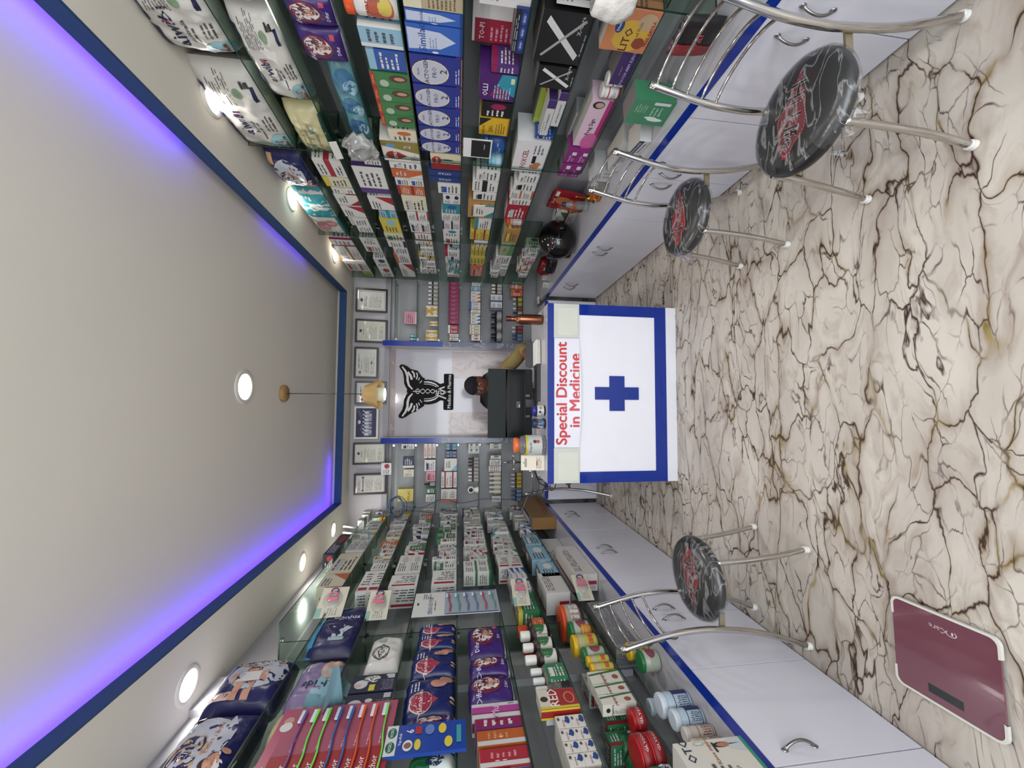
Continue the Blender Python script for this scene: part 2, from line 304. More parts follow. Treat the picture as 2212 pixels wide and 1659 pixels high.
for side, cuts in (('R', [-.3, .63, 1.53, 2.43, 3.376, 4.2]), ('L', [-.2, .7, 1.589, 2.45, 3.33, 4.2])):
    wd = .43 if side == 'R' else .30
    for i in range(5):
        a, b_ = cuts[i], cuts[i+1]; mid = [None, 1.09, 1.97, 2.92, 3.80][i] if side == 'R' else [None, 1.147, 2.0, 2.87, 3.764][i]
        mid = mid or (a+b_)/2
        nm = WN[side]
        lab = f'white laminate base cabinet with two doors, {ordn(4-i)} along the {nm} from the back' if i else f'white laminate base cabinet with two doors at the shop front end of the {nm}'
        t = thing('base_cabinet', lab, 'cabinet', T(0, 0, 0))
        obj('body', quad(side, a, b_, .02, wd, 0, .565, mat('b9b9c2', .35), MB()), t)
        for q, (y0, y1, hy) in enumerate(((a+.003, mid-.003, mid-.05), (mid+.003, b_-.003, mid+.05))):
            d = obj('door', quad(side, y0, y1, 0, .02, .02, .562, DOORM, MB()), t)
            x = XRf(hy) if side == 'R' else XLf(hy)
            if not (side == 'L' and i == 1 and q == 0): link('handle', HM, T(x, hy, .425, ROT[side]), d)
    y1 = 4.72
    t = thing('worktop_ledge', f'long grey laminate ledge with blue front edge above the {WN[side]} cabinets', 'counter', T(0, 0, 0))
    mb = MB(); quad(side, -.3, 4.2, .0, wd, .565, .600, LEDGE, mb); quad(side, 4.2, y1-.004, .03, wd, .565, .600, LEDGE, mb); obj('slab', mb, t)
    obj('blue_edge', quad(side, -.3, 4.2, -.003, 0, .563, .602, BLUE, MB()), t)
t = thing('base_cabinet', 'white laminate base cabinet across the back wall behind the desk', 'cabinet', T(0, 0, 0))
obj('body', MB().box(-1.04, 1.16, 4.22, 4.71, 0, .565, mat('b9b9c2', .35)), t)
for k in range(4): obj('door', MB().box(-1.03+k*.547, -.488+k*.547, 4.20, 4.22, .02, .562, DOORM), t)
t = thing('worktop_ledge', 'grey laminate ledge with blue edge along the back wall', 'counter', T(0, 0, 0))
obj('slab', MB().box(-1.02, 1.14, 4.2, 4.715, .565, .600, LEDGE), t); obj('blue_edge', MB().box(-1.02, 1.14, 4.197, 4.2, .563, .602, BLUE), t)
# glass shelves
CLIP = MB().box(-.012, .012, 0, .02, -.012, .004, CHROME).mesh('clip')
def shelf(wall, s0, s1, z, label, d1=.245):
    mb = MB(); a = P(wall, s0, 0, z); b = P(wall, s1, 0, z); c = P(wall, s1, d1, z); d = P(wall, s0, d1, z)
    top = [a, b, c, d]; bot = [p-Vector((0, 0, .006)) for p in top]
    mb.add(top+bot, [(0, 1, 2, 3), (7, 6, 5, 4)], GLASS); mb.add(top+bot, [(0, 4, 5, 1), (1, 5, 6, 2), (3, 7, 4, 0)], GEDGE)
    o = tag(obj('glass_shelf', mb), label, 'shelf')
    for s in (s0+.03, s1-.03):
        for dd in (.10,): link('shelf_clip', CLIP, Matrix.Translation(P(wall, s, dd, z-.006)) @ Matrix.Rotation(radians(ROT[wall]), 4, 'Z'), o)
def panel(wall, s, z0, z1, label, d0=.0, d1=.245):
    mb = MB(); a = P(wall, s, d0, z0); b = P(wall, s, d1, z0); t_ = Vector((0, .008, 0)) if wall != 'B' else Vector((.008, 0, 0))
    h = Vector((0, 0, z1-z0)); v = [a, b, b+h, a+h]; v2 = [p+t_ for p in v]
    mb.add(v+v2, [(0, 1, 2, 3), (7, 6, 5, 4)], GLASS); mb.add(v+v2, [(0, 3, 7, 4), (3, 2, 6, 7), (0, 4, 5, 1)], GEDGE)
    tag(obj('glass_divider', mb), label, 'divider')
DR = [.25, 1.28, 2.29, 3.40, 4.448]; DL = [.3, 1.28, 2.34, 3.36, 4.40]
for i, z in enumerate(ZR[:8]):
    for k in range(4):
        if i == 7 and k == 2: continue
        shelf('R', DR[k]+.012, DR[k+1]-.004, z, f'clear glass shelf on the right wall, {ordn(i)} down, {ordn(3-k)} bay from the back')
for k, s in enumerate(DR[1:]): panel('R', s, .60 if k < 1 else .81, 2.72, f'upright glass divider between shelves on the right wall, {ordn(3-k)} from the back')
for i, z in enumerate(ZL[:8]):
    for k in range(4):
        if i == 0 and k < 2: continue
        shelf('L', DL[k]+.012, DL[k+1]-.004, z, f'clear glass shelf on the left wall, {ordn(i)} down, {ordn(3-k)} bay from the back')
for k, s in enumerate(DL[1:4]): panel('L', s, .81, 2.49 if k else 2.285, f'upright glass divider between shelves on the left wall, {ordn(3-k)} from the back', .10)
# laminate posts with blue edges beside the middle panel
for s, q in ((.668, 'right'), (-.41, 'left')):
    t = thing('shelf_partition', f'grey laminate partition with a blue front edge on the {q} of the winged emblem', 'partition', T(s, 4.45, .6))
    obj('side_panel', MB().box(-.027, .027, .006, .262, 0, 1.775, LAM), t); obj('blue_edge', MB().box(-.029, .029, 0, .006, 0, 1.775, BLUE), t)
    fm = MB(); rnd = random.Random(4); pts = [(-.028+rnd.uniform(-.004, .004), .02)]
    fm.box(-.029, .029, -.0035, -.0005, .25, 1.12, FILM); obj('peeling_film', fm, t, T(0, 0, 0))
for i, z in enumerate(ZB[1:8]):
    shelf('B', .70, 1.385, z, f'clear glass shelf on the back wall between emblem panel and right corner, {ordn(i)} down')
    shelf('B', -1.19, -.442, z, f'clear glass shelf on the back wall between emblem panel and left corner, {ordn(i)} down')
# middle laminate panel under film
t = MB().box(-.38, .64, YW-.012, YW, .6, 2.335, mat('b4b1b6', .10, 0, 0, .5, .3, .04, 4, .12, 3)); tag(obj('emblem_panel', t), 'glossy grey laminate panel behind the black winged emblem', 'panel')
FLM = see_through('wrinkled_film', 'f4f0ee', .8, .2, .30, 'f0e8e4', 4)
for bi, bx in enumerate( ((-.37, -.10, .95, 1.65), (.30, .62, .95, 1.62), (-.37, .63, 2.27, 2.325))): tag(obj('wrinkled_film', MB().box(bx[0], bx[1], YW-.0145, YW-.0130, bx[2], bx[3], FLM)), 'wrinkled clear protective film on the grey emblem panel, '+['on the side of the left partition', 'on the side of the right partition', 'thin strip above the emblem'][bi], 'film')
# emblem
def E(x, y): p = IMG(x, y, YW-.03); return p
def IMG(x, y, Y):
    d = RIGHT*((1659-y)-829.5) + DOWN*(x-1106) + FWD*FPX; d *= Y/d.y; return (d.x, d.z+CH)
def cr(px, py): return IMG(840+px/9.217, 760+py/9.217, YW-.03)
OUT = [(205, 290), (240, 250), (300, 255), (370, 290), (430, 340), (520, 365), (570, 375), (600, 420), (640, 470), (670, 510), (705, 520), (715, 555), (790, 555), (870, 570), (950, 600), (1020, 640), (1095, 620), (1095, 455), (1110, 437), (1275, 440), (1292, 460), (1282, 1140), (1265, 1158), (1100, 1158), (1085, 1140), (1085, 975), (1030, 965), (950, 1010), (860, 1040), (770, 1050), (705, 1045), (690, 1085), (650, 1105), (620, 1130), (560, 1150), (530, 1195), (460, 1210), (400, 1250), (330, 1300), (260, 1327), (200, 1310), (190, 1270), (220, 1220), (265, 1150), (290, 1060), (300, 960), (330, 880), (370, 825), (355, 790), (365, 745), (330, 690), (305, 630), (300, 540), (290, 450), (265, 380), (225, 330)]
em = thing('winged_emblem', 'black winged medical emblem sign with letter M and shop lettering', 'sign', T(0, YW-.03, 0))
mb = MB(); mb.prism([cr(*p) for p in OUT], 0, .017, mat('0a0a0a', .6, 0, 0, .15)); obj('backing', mb, em)
def strip(pts, w_, c='c9c6c4'):
    n = len(pts); a = []; b = []
    for i, p in enumerate(pts):
        q = Vector(pts[min(i+1, n-1)])-Vector(pts[max(i-1, 0)]); q.normalize(); nn = Vector((-q.y, q.x)); ww = w_*(1 if isinstance(w_, (int, float)) else 1)
        if len(pts) > 4: ww = w_*(.35+.65*sin(pi*(i+.6)/(n+.2)))
        a.append(Vector(p)+nn*ww); b.append(Vector(p)-nn*ww)
    m2 = mat(c, .4); v = [(*cr(*p),) for p in a+b[::-1]]
    em_mb.add([(x, -.002, z) for x, z in v], [(i, i+1, 2*n-2-i, 2*n-1-i) for i in range(n-1)], m2)
em_mb = MB()
for flip in (0, 1):
    F = lambda L_: [(x, y if not flip else 1578-y) for x, y in L_]
    strip(F([(265, 295), (330, 380), (370, 480), (375, 580), (400, 670), (470, 745)]), 24); strip(F([(375, 400), (430, 470), (460, 555)]), 22); strip(F([(460, 380), (500, 430), (510, 510)]), 16)
    strip(F([(550, 415), (570, 470), (550, 550)]), 12); strip(F([(612, 510), (590, 570)]), 8); strip(F([(660, 570), (615, 625)]), 7)
    strip(F([(700, 600), (770, 600), (840, 612), (920, 640), (990, 695)]), 16); strip(F([(700, 640), (800, 645), (880, 665), (950, 700)]), 6)
for ph in (0, pi):
    pts = [(525+i*10.5, 785+(48-i*.35)*sin(i*.33+ph)) for i in range(42)]
    for i in range(0, 41): em_mb.add([(cr(*q)[0], -.002, cr(*q)[1]) for q in ((pts[i][0], pts[i][1]-8), (pts[i+1][0], pts[i+1][1]-8), (pts[i+1][0], pts[i+1][1]+8), (pts[i][0], pts[i][1]+8))], [(0, 1, 2, 3)], mat('c9c6c4', .4))
strip([(480, 787), (610, 787)], 9); strip([(900, 787), (965, 787)], 8)
for a, b_ in (((1110, 700), (985, 745)), ((985, 745), (1135, 800)), ((1135, 800), (1060, 850)), ((1060, 850), (980, 785)), ((1040, 800), (930, 850)), ((930, 850), (1140, 930))): strip([a, b_], 14)
obj('inlay', em_mb, em)
tx, fs, wd = text_tris('Medico & Pharma', 2); c0 = cr(1205, 792); hh = abs(cr(1205, 460)[0]-cr(1205, 1125)[0]); k = hh/wd
mb = MB(); [mb.add([(c0[0]+x*k+q*.0012, -.002-q*.0001, c0[1]+y*k*1.05) for x, y in tx], fs, mat('cfccca', .4)) for q in (-1, 0, 1)]; obj('lettering', mb, em)
# framed certificates
def frame(x0, z0, x1, z1, label, fc='1a0e0c', pc='c9c8be', kind=0):
    w_, h_ = x1-x0, z1-z0; t = thing('picture_frame', label, 'picture frame', T((x0+x1)/2, 4.675, z0, 0, 5))
    b = .021; mb = MB(); m = mat(fc, .3)
    for q in ((-w_/2, w_/2, 0, b), (-w_/2, w_/2, h_-b, h_), (-w_/2, -w_/2+b, b, h_-b), (w_/2-b, w_/2, b, h_-b)): mb.box(q[0], q[1], -.012, .01, q[2], q[3], m)
    obj('frame', mb, t)
    mb = MB(); mb.box(-w_/2+b, w_/2-b, -.002, .008, b, h_-b, mat(pc, .35, 0, 0, .5, .6)); W = {'F': w_-2*b}; H = {'F': h_-2*b}; S = lambda f, u, v, o: (-w_/2+b+u, -.002-o, b+v)
    ink = '5a5a56'
    if kind == 0: D = [('r', 'F', .05, .04, .95, .05, ink), ('r', 'F', .05, .95, .95, .96, ink), ('r', 'F', .05, .05, .065, .95, ink), ('r', 'F', .935, .05, .95, .95, ink), ('e', 'F', .5, .86, .09, .05, '444444'), ('l', 'F', .18, .66, .82, .76, 3, ink), ('l', 'F', .14, .14, .86, .6, 14, '8a8a84')]
    elif kind == 1: D = [('e', 'F', .5, .88, .08, .045, '333333'), ('l', 'F', .3, .76, .7, .8, 1, ink), ('l', 'F', .1, .3, .9, .7, 12, 'a09f93'), ('l', 'F', .1, .08, .9, .24, 5, '8a8a80')]
    elif kind == 2: D = [('e', 'F', .15, .8, .06, .06, 'b06060'), ('l', 'F', .3, .82, .9, .88, 1, '333333'), ('l', 'F', .25, .7, .75, .75, 1, ink), ('l', 'F', .15, .35, .85, .62, 6, '99998f'), ('e', 'F', .5, .24, .05, .05, '555555'), ('l', 'F', .1, .1, .9, .28, 4, '9a9a90')]
    elif kind == 3: D = [('r', 'F', .04, .03, .96, .97, 'a0685c'), ('r', 'F', .05, .04, .95, .96, pc), ('r', 'F', .2, .74, .8, .77, '2a2a2a'), ('r', 'F', .08, .72, .18, .8, '444444'), ('r', 'F', .82, .72, .92, .8, '444444'), ('l', 'F', .1, .84, .9, .92, 2, ink), ('l', 'F', .1, .42, .9, .68, 10, '77776f'), ('l', 'F', .1, .1, .9, .36, 8, '88887f')]
    else:
        D = [('r', 'F', 0, 0, 1, 1, '16184a'), ('e', 'F', .52, .84, .07, .07, 'd7d7e6'), ('p', 'F', [(0, .6), (.3, .8), (.5, .7), (0, .5)], '474a80'), ('p', 'F', [(.6, .75), (.9, .95), (1, .9), (.75, .7)], '474a80')]
        rn = random.Random(2)
        for j in range(7):
            x = .1+j*.125; D += [('e', 'F', x, .48, .055, .11, 'd9dae6'), ('p', 'F', [(x-.05, .5), (x+.03, .55), (x+.09, .66), (x+.03, .6), (x-.03, .56)], 'e2e3ec'), ('e', 'F', x+.06, .64, .03, .04, 'c9cbdc')]
            for q in range(4): xx = x-.05+q*.03; D.append(('p', 'F', [(xx, .42), (xx+.02, .42), (xx+rn.uniform(-.01, .05), .26), (xx+rn.uniform(-.02, .03), .2)], 'c2c4d8'))
    mb.draw(S, W, H, D, 5); obj('print', mb, t)
for i, (p0, p1, lab, fc, pc, kd) in enumerate([((769, 674), (838, 626), 'dark framed certificate with grey border, highest beside the right corner', '1a0e0c', 'cfcec6', 0), ((768, 740), (838, 692), 'dark framed cream licence hanging over the right blue partition edge', '1a0e0c', 'c4c3b2', 1), ((765, 817), (818, 751), 'wide dark framed certificate with small red seal', '1a0e0c', 'c9c8be', 2), ((767, 873), (836, 824), 'dark framed certificate partly behind the pendant lamp', '1a0e0c', 'cac9c0', 2), ((765, 948), (818, 878), 'white framed picture of white horses running under a moon', 'd2d2c8', '16184a', 4), ((763, 1003), (836, 955), 'dark framed cream letter hanging over the left blue partition edge', '1a0e0c', 'c4c2ae', 1), ((765, 1068), (836, 1021), 'dark framed certificate with red border line, last toward the left corner', '1a0e0c', 'cbc8bc', 3)]):
    a = IMG(p0[0], p0[1], 4.675); b_ = IMG(p1[0], p1[1], 4.675); frame(min(a[0], b_[0]), min(a[1], b_[1]), max(a[0], b_[0]), max(a[1], b_[1]), lab, fc, pc, kd)
# pendant lamp
t = thing('pendant_lamp', 'pendant lamp with pleated tan shade hanging on a thin black cord', 'pendant lamp', T(.072, 3.25, ZC))
obj('ceiling_rose', MB().lathe([(.0001, -.03), (.058, -.03), (.064, -.024), (.064, 0)], mat('a3814f', .6, 0, 0, .3, 0, .2, 10), 32), t)
obj('cord', MB().tube([(0, 0, -.03), (.001, 0, -.40), (0, 0, -.62)], .0028, BLACK, 6), t)
zt = IMG(784, 850, 3.25)[1]-ZC; zb = IMG(821, 850, 3.25)[1]-ZC; rb = abs(IMG(820, 819, 3.25)[0]-IMG(820, 885, 3.25)[0])/2
mb = MB(); n = 48; prof = [(.25, 0), (.55, -.1), (.72, -.5), (1.0, -1.0)]; vs_ = []; fs = []
for r, z in prof:
    for k in range(n):
        a = 2*pi*k/n; rr = rb*r*(1+.05*cos(8*a)*(1 if z else .2)); vs_.append((rr*cos(a), rr*sin(a), zt+(zt-zb)*z*(1+.05*cos(8*a))))
fs = [(i*n+k, i*n+(k+1) % n, (i+1)*n+(k+1) % n, (i+1)*n+k) for i in range(len(prof)-1) for k in range(n)]
mb.add(vs_, fs, mat('7a6440', .8, 0, 0, .2, 0, .18, 14), True); mb.add([(rb*.25*cos(2*pi*k/n), rb*.25*sin(2*pi*k/n), zt) for k in range(n)], [tuple(range(n))], mat('7a6440', .8)); o = obj('shade', mb, t)
obj('bulb_cover', MB().lathe([(.05, zb+.05), (.056, zb+.02), (.058, zb-.025), (.05, zb-.04), (.001, zb-.042)], mat('c9ccb6', .5, 0, .25), 28, cap=False), t)
pl = bpy.data.lights.new('lamp_light', 'POINT'); pl.energy = 2; pl.color = (1, .97, .88); pl.shadow_soft_size = .04; po = bpy.data.objects.new('lamp_light', pl); COL.objects.link(po); po.location = (.072, 3.25, ZC+zb-.09)
# ================================================================ GOODS ON THE SHELVES
CN = {'w': ('d8d6d0', 'white'), 'e': ('b9b9ba', 'grey'), 'c': ('d6cfb0', 'cream'), 'y': ('d3bd2e', 'yellow'), 'o': ('c9602a', 'orange'), 'r': ('a8182a', 'red'), 'b': ('1f4fa8', 'blue'), 'n': ('15204f', 'navy'), 'g': ('2c7a4c', 'green'),
      'p': ('d98ca0', 'pink'), 'm': ('96124e', 'magenta'), 'v': ('55307a', 'purple'), 't': ('1f8790', 'teal'), 'd': ('141416', 'black'), 'a': ('86b6cf', 'pale blue'), 'l': ('8a9a2e', 'olive'), 'q': ('8d6128', 'brown'), 'k': ('b5813a', 'tan')}
def med(b, a, v):
    B, A = CN[b][0], CN[a][0]; ink = '4a4a4e' if b in 'wecypakl' else 'd8d4d0'; D = []; v = int(v)
    for f in 'FRLT':
        D += [[('r', f, 0, 0, 1, .16, A), ('l', f, .1, .3, .9, .85, 4, ink)], [('r', f, 0, .8, 1, 1, A), ('l', f, .1, .15, .9, .7, 4, ink)], [('r', f, 0, 0, .2, 1, A), ('l', f, .28, .15, .92, .85, 4, ink)],
              [('p', f, [(0, 0), (.55, 0), (0, .5)], A), ('l', f, .25, .5, .92, .88, 3, ink)], [('e', f, .72, .45, .2, .25, A), ('l', f, .08, .2, .5, .85, 4, ink)], [('r', f, 0, .42, 1, .62, A), ('l', f, .1, .68, .9, .92, 2, ink), ('l', f, .1, .1, .8, .34, 2, ink)],
              [('l', f, .1, .1, .9, .9, 5, ink), ('r', f, .1, .62, .7, .8, A)], [('p', f, [(.4, 0), (1, 0), (1, .7)], A), ('l', f, .08, .55, .7, .9, 3, ink)], [('r', f, .08, .1, .2, .9, A), ('l', f, .3, .1, .9, .9, 5, ink, 1)]][v]
    W = ['base stripe', 'top stripe', 'down one side', 'in one corner', 'round spot', 'across the middle', 'by its name', 'slanting wedge', 'as an upright bar']
    return dict(k='box', c=B, D=D, n='medicine_box', cat='box', t=f'{CN[b][1]} medicine box, {CN[a][1]} {W[v]}')
def baby(f, u, v, s, sh='e4e0dc'): return [('p', f, [(u-s*.9, v-s*2.4), (u+s*.9, v-s*2.4), (u+s*.7, v-s*.6), (u-s*.7, v-s*.6)], sh), ('e', f, u, v+s*.15, s*.75, s*1.05, '2a1a14'), ('e', f, u, v-s*.12, s*.62, s*.85, 'c98f72'), ('e', f, u-s*.9, v-s*1.2, s*.3, s*.5, 'c98f72'), ('e', f, u+s*.9, v-s*1.2, s*.3, s*.5, 'c98f72'), ('r', f, u-s*.3, v-s*.42, u+s*.3, v-s*.34, '9a4a40')]
def S_(k, c, D, t, n, cat, **x): return dict(k=k, c=c, D=D, t=t, n=n, cat=cat, **x)
F = 'F'; STY = {}
STY['aiwi'] = S_('bag', 'd9d5cb', [('r', F, .0, .84, .42, .97, '15184a'), ('r', F, .5, .87, .86, .97, '15184a'), ('t', F, .46, .64, .24, 'aiwibi', '15184a'), ('e', F, .56, .655, .02, .05, 'b03050'), ('t', F, .42, .48, .09, 'Australia', '30304a'), ('l', F, .25, .36, .6, .43, 1, '505050'), ('e', F, .80, .42, .05, .07, '7d9a74'), ('r', F, .72, .14, .86, .2, '15184a'), ('l', F, .68, .5, .97, .8, 8, '77746e'), ('l', F, .82, .2, .96, .34, 1, '222222', 1), ('e', F, .15, .2, .16, .2, '8fc0c8'), ('r', F, .02, .06, .3, .2, '8fc0c8'), ('e', F, .16, .2, .06, .09, '7f7872'), ('e', F, .11, .27, .025, .04, '7f7872'), ('e', F, .21, .27, .025, .04, '7f7872'), ('r', F, .04, .10, .28, .14, '7d4a2c'), ('l', F, .36, .12, .6, .3, 3, '55524c')], 'white baby nappy pack with a koala picture', 'diaper_pack', 'diaper pack')
STY['mamy'] = S_('bag', '151a5c', [('e', F, .5, .55, .4, .34, 'c2c6d2'), ('e', F, .36, .66, .25, .2, 'caa878'), ('e', F, .36, .66, .235, .18, '141c62'), ('t', F, .37, .70, .13, 'MamyPoko', 'e8e8ea'), ('t', F, .37, .58, .1, 'pants', 'e8e8ea'), ('t', F, .58, .46, .1, 'Extra Absorb', 'c07a48'), ('r', F, .8, .78, .97, .92, 'd0a070')] + baby(F, .26, .30, .11), 'navy nappy pack with silver oval and child picture', 'diaper_pack', 'diaper pack')
STY['mamx'] = S_('bag', '151a5c', [('e', F, .56, .45, .34, .4, 'b7bac6'), ('e', F, .80, .5, .105, .36, 'caa878'), ('e', F, .80, .5, .09, .33, '141c62'), ('t', F, .83, .5, .13, 'MamyPoko', 'e8e8ea', -90), ('t', F, .77, .5, .11, 'pants', 'e8e8ea', -90), ('t', F, .70, .5, .07, 'Extra Absorb', 'c07a48', -90), ('r', F, .08, .66, .2, .92, 'd0b0a0'), ('t', F, .14, .79, .1, 'XL 28', '8a2a2a', -90), ('p', F, [(.56, .40), (.56, .66), (.34, .70), (.34, .36)], 'e4e0dc'), ('r', F, .34, .70, .52, .78, 'c98f72'), ('r', F, .34, .28, .52, .36, 'c98f72'), ('e', F, .62, .53, .055, .11, '2a1a14'), ('e', F, .605, .53, .045, .09, 'c98f72'), ('r', F, .08, .56, .34, .66, 'c98f72'), ('r', F, .08, .40, .34, .50, 'c98f72')], 'navy nappy pack with a standing child in white', 'diaper_pack', 'diaper pack')
STY['difu'] = S_('bag', '3a1c74', [('p', F, [(.0, 1), (.55, 1), (.3, .5), (.0, .2)], '4b0f3c'), ('e', F, .55, .6, .33, .32, '6d1434'), ('e', F, .58, .6, .25, .28, 'd6cfc8'), ('t', F, .2, .78, .16, 'Difur', 'd8cfe0'), ('t', F, .5, .18, .1, 'Difur', 'd8cfe0'), ('e', F, .6, .52, .1, .14, 'b98069'), ('e', F, .66, .64, .06, .08, '3a2a22'), ('r', F, .78, .2, .9, .3, 'c03a50'), ('r', F, 0, 0, 1, .05, 'cfcdd6')], 'purple wipes pack with baby oval', 'wipes_pack', 'wipes pack')
STY['mama'] = S_('bag', '101f66', [('e', F, .2, .68, .16, .22, 'd8b8b0'), ('e', F, .32, .68, .16, .22, 'd8b8b0'), ('e', F, .2, .67, .145, .2, '9c1a3a'), ('e', F, .32, .67, .145, .2, '9c1a3a'), ('p', F, [(.08, .6), (.46, .6), (.27, .34)], '9c1a3a'), ('t', F, .27, .68, .13, 'Mamakoko', 'ecdfe0'), ('p', F, [(.5, .0), (1, .0), (1, .62), (.72, .6)], 'b02848'), ('e', F, .68, .34, .1, .17, 'b98069'), ('e', F, .8, .2, .13, .14, 'b98069'), ('e', F, .93, .86, .05, .08, 'e0dcd8'), ('l', F, .5, .7, .85, .9, 3, 'c9cbe0'), ('e', F, .2, .07, .03, .05, 'd09050'), ('e', F, .3, .07, .03, .05, 'd8c8a0')], 'blue wipes pack with red heart and baby', 'wipes_pack', 'wipes pack')
STY['mea'] = S_('bag', 'd2cfc8', [('p', F, [(.45, 0), (1, 0), (1, .5), (.7, .25)], '18204c'), ('e', F, .42, .62, .2, .24, '33363c'), ('e', F, .42, .62, .18, .21, 'd2cfc8'), ('t', F, .42, .62, .16, 'mamaearth', '2a2c34'), ('e', F, .78, .66, .1, .12, 'aaacae')], 'white wipes pack with dark outlined badge', 'wipes_pack', 'wipes pack')
STY['geni'] = S_('bag', '1a1c56', [('t', F, .60, .42, .2, 'Genius', 'e2e4ea', -90), ('p', F, [(.46, .16), (.46, .74), (.36, .70), (.24, .56), (.14, .56), (.14, .34), (.24, .34), (.36, .2)], 'b8c8cc'), ('r', F, .13, .3, .18, .6, '8fa8b0'), ('r', F, 0, .86, .8, .98, '3a8fc0'), ('e', F, .86, .6, .06, .2, '6aa8cc'), ('l', F, .52, .3, .55, .6, 1, 'c0c4d4', 1)], 'navy nappy pack with white nappy drawn on front', 'diaper_pack', 'diaper pack')
STY['epak'] = S_('bag', '8a78a6', [('e', F, .2, .1, .55, .42, '86b7c6'), ('t', F, .36, .3, .4, 'epaKids', '1f2a4a', 90), ('r', F, .06, .05, .18, .55, '6aa0ae'), ('e', F, .66, .32, .2, .17, 'c9a08c'), ('e', F, .8, .2, .08, .12, 'c9a08c'), ('l', F, .6, .7, .8, .9, 2, 'd8d0e0')], 'lilac nappy pack with pale blue curve', 'diaper_pack', 'diaper pack')
STY['cbag'] = S_('bag', 'c9bf8a', [('r', F, 0, 0, 1, .13, '1d5c4c'), ('l', F, .2, .3, .8, .8, 4, '8f8a68'), ('e', F, .25, .6, .05, .08, '5a8a7a'), ('e', F, .6, .45, .05, .08, '5a8a7a')], 'crumpled cream pack with dark green end', 'diaper_pack', 'diaper pack')
STY['teal'] = S_('bag', 'd6d2c6', [('r', F, .55, 0, 1, 1, '1f96a2'), ('r', F, .7, 0, .84, 1, 'd8d8d0'), ('r', F, 0, 0, .55, .14, '1f7f80'), ('e', F, .33, .62, .13, .2, 'c27a80'), ('e', F, .4, .36, .08, .2, 'c27a80'), ('l', F, .08, .3, .24, .7, 3, '6fa8a0'), ('e', F, .06, .8, .04, .1, '8a2a34')], 'white and turquoise adult nappy pack with pink figure', 'diaper_pack', 'diaper pack')
STY['puff'] = S_('bag', '4d8f96', [('e', F, .85, .5, .1, .36, '2c6c96'), ('e', F, .80, .34, .07, .26, '8fb8c8'), ('e', F, .58, .5, .1, .34, '2c6c96'), ('e', F, .54, .3, .07, .2, '9fc4d0'), ('e', F, .32, .52, .1, .34, '2a6494'), ('e', F, .3, .32, .07, .2, '9fc4d0'), ('r', F, .0, 0, .14, 1, '8a928f'), ('l', F, .1, .84, .95, .95, 1, '1f5560')], 'teal clear bag of round blue packets', 'blister_bag', 'bag')
STY['simi'] = S_('box', '2a5fc0', [('p', F, [(.12, .98), (.88, .98), (.8, .4), (.5, .12), (.2, .4)], 'bcc8de'), ('t', F, .55, .72, .22, 'Similac', '1c3f96'), ('l', F, .2, .45, .7, .6, 3, '7a8cb8'), ('e', F, .06, .5, .04, .06, 'd8e0ee'), ('r', F, 0, 0, 1, .05, '1c3f96'), ('l', 'R', .1, .1, .9, .9, 7, '9fb4de')], 'blue infant milk box with pale drop shape', 'formula_box', 'box')
STY['lact'] = S_('box', '22308f', [('e', F, .42, .62, .44, .36, 'e6d9a0'), ('e', F, .42, .62, .42, .34, 'b9bcc8'), ('t', F, .42, .86, .06, 'Nestle', '222a5a'), ('t', F, .42, .7, .17, 'LACTOGEN', '171c52'), ('t', F, .44, .54, .13, 'PRO', '2c3060', 0, 0), ('t', F, .5, .36, .2, '2', '171c52'), ('l', F, .1, .03, .9, .14, 2, 'c8cce0'), ('r', F, .0, -.0, 1, .02, 'c06040'), ('r', 'R', 0, 0, 1, .12, '7a3a8a')], 'dark blue infant milk box with gold ringed oval', 'formula_box', 'box')
STY['fare'] = S_('box', 'dbd8cc', [('p', F, [(.45, 0), (1, 0), (1, 1), (.75, 1), (.6, .5)], '8a7a2a'), ('e', F, .3, .7, .22, .24, 'c8b060'), ('e', F, .3, .7, .2, .22, '9c1420'), ('p', F, [(.12, .62), (.48, .62), (.3, .34)], '9c1420'), ('t', F, .3, .68, .19, 'Farex', 'e8e0d8'), ('e', F, .78, .75, .1, .12, '4f8fc0'), ('t', F, .76, .3, .26, '2', 'b8c8d8'), ('l', F, .06, .06, .4, .26, 4, '8a8a88')], 'white and gold cereal box with red heart', 'cereal_box', 'box')
STY['hyg'] = S_('box', '2f7a3a', [('r', F, 0, .88, 1, 1, 'b8281c'), ('e', F, .3, .66, .24, .12, 'a8b8a0'), ('e', F, .66, .28, .24, .24, '5a3020'), ('e', F, .66, .24, .12, .14, 'c09070'), ('t', F, .5, .94, .08, '25% free', 'e0c040')], 'green box under red free offer strip', 'tonic_box', 'box')
STY['jarw'] = S_('jar', 'd4cfc8', [('e', F, .55, .4, .3, .3, 'b84a30'), ('e', F, .6, .3, .2, .16, 'c8b040'), ('t', F, .35, .7, .14, 'Chyawan', 'a02818'), ('l', F, .7, .5, .95, .9, 5, '444444')], 'white tonic jar with an orange lid', 'tonic_jar', 'jar', lid='d0501c')
STY['nest'] = S_('box', 'd6cda4', [('e', F, .6, .8, .25, .16, 'b02020'), ('t', F, .6, .8, .12, 'Nestle', 'e8dcd0'), ('r', F, 0, 0, .42, 1, '8c1616'), ('r', F, .42, .1, 1, .2, 'd6cda4'), ('e', F, .66, .45, .05, .2, '2c3c80')], 'cream cereal box with a dark red end', 'cereal_box', 'box')
STY['bean'] = S_('box', 'b5a37e', [('r', F, 0, .7, 1, 1, 'd6cfae'), ('l', F, .1, .1, .9, .6, 7, '6f6048'), ('e', F, .9, .8, .08, .1, 'd8c830'), ('r', F, .55, .74, .82, .96, 'c84a5a')], 'cream and brown powder milk box', 'formula_box', 'box')
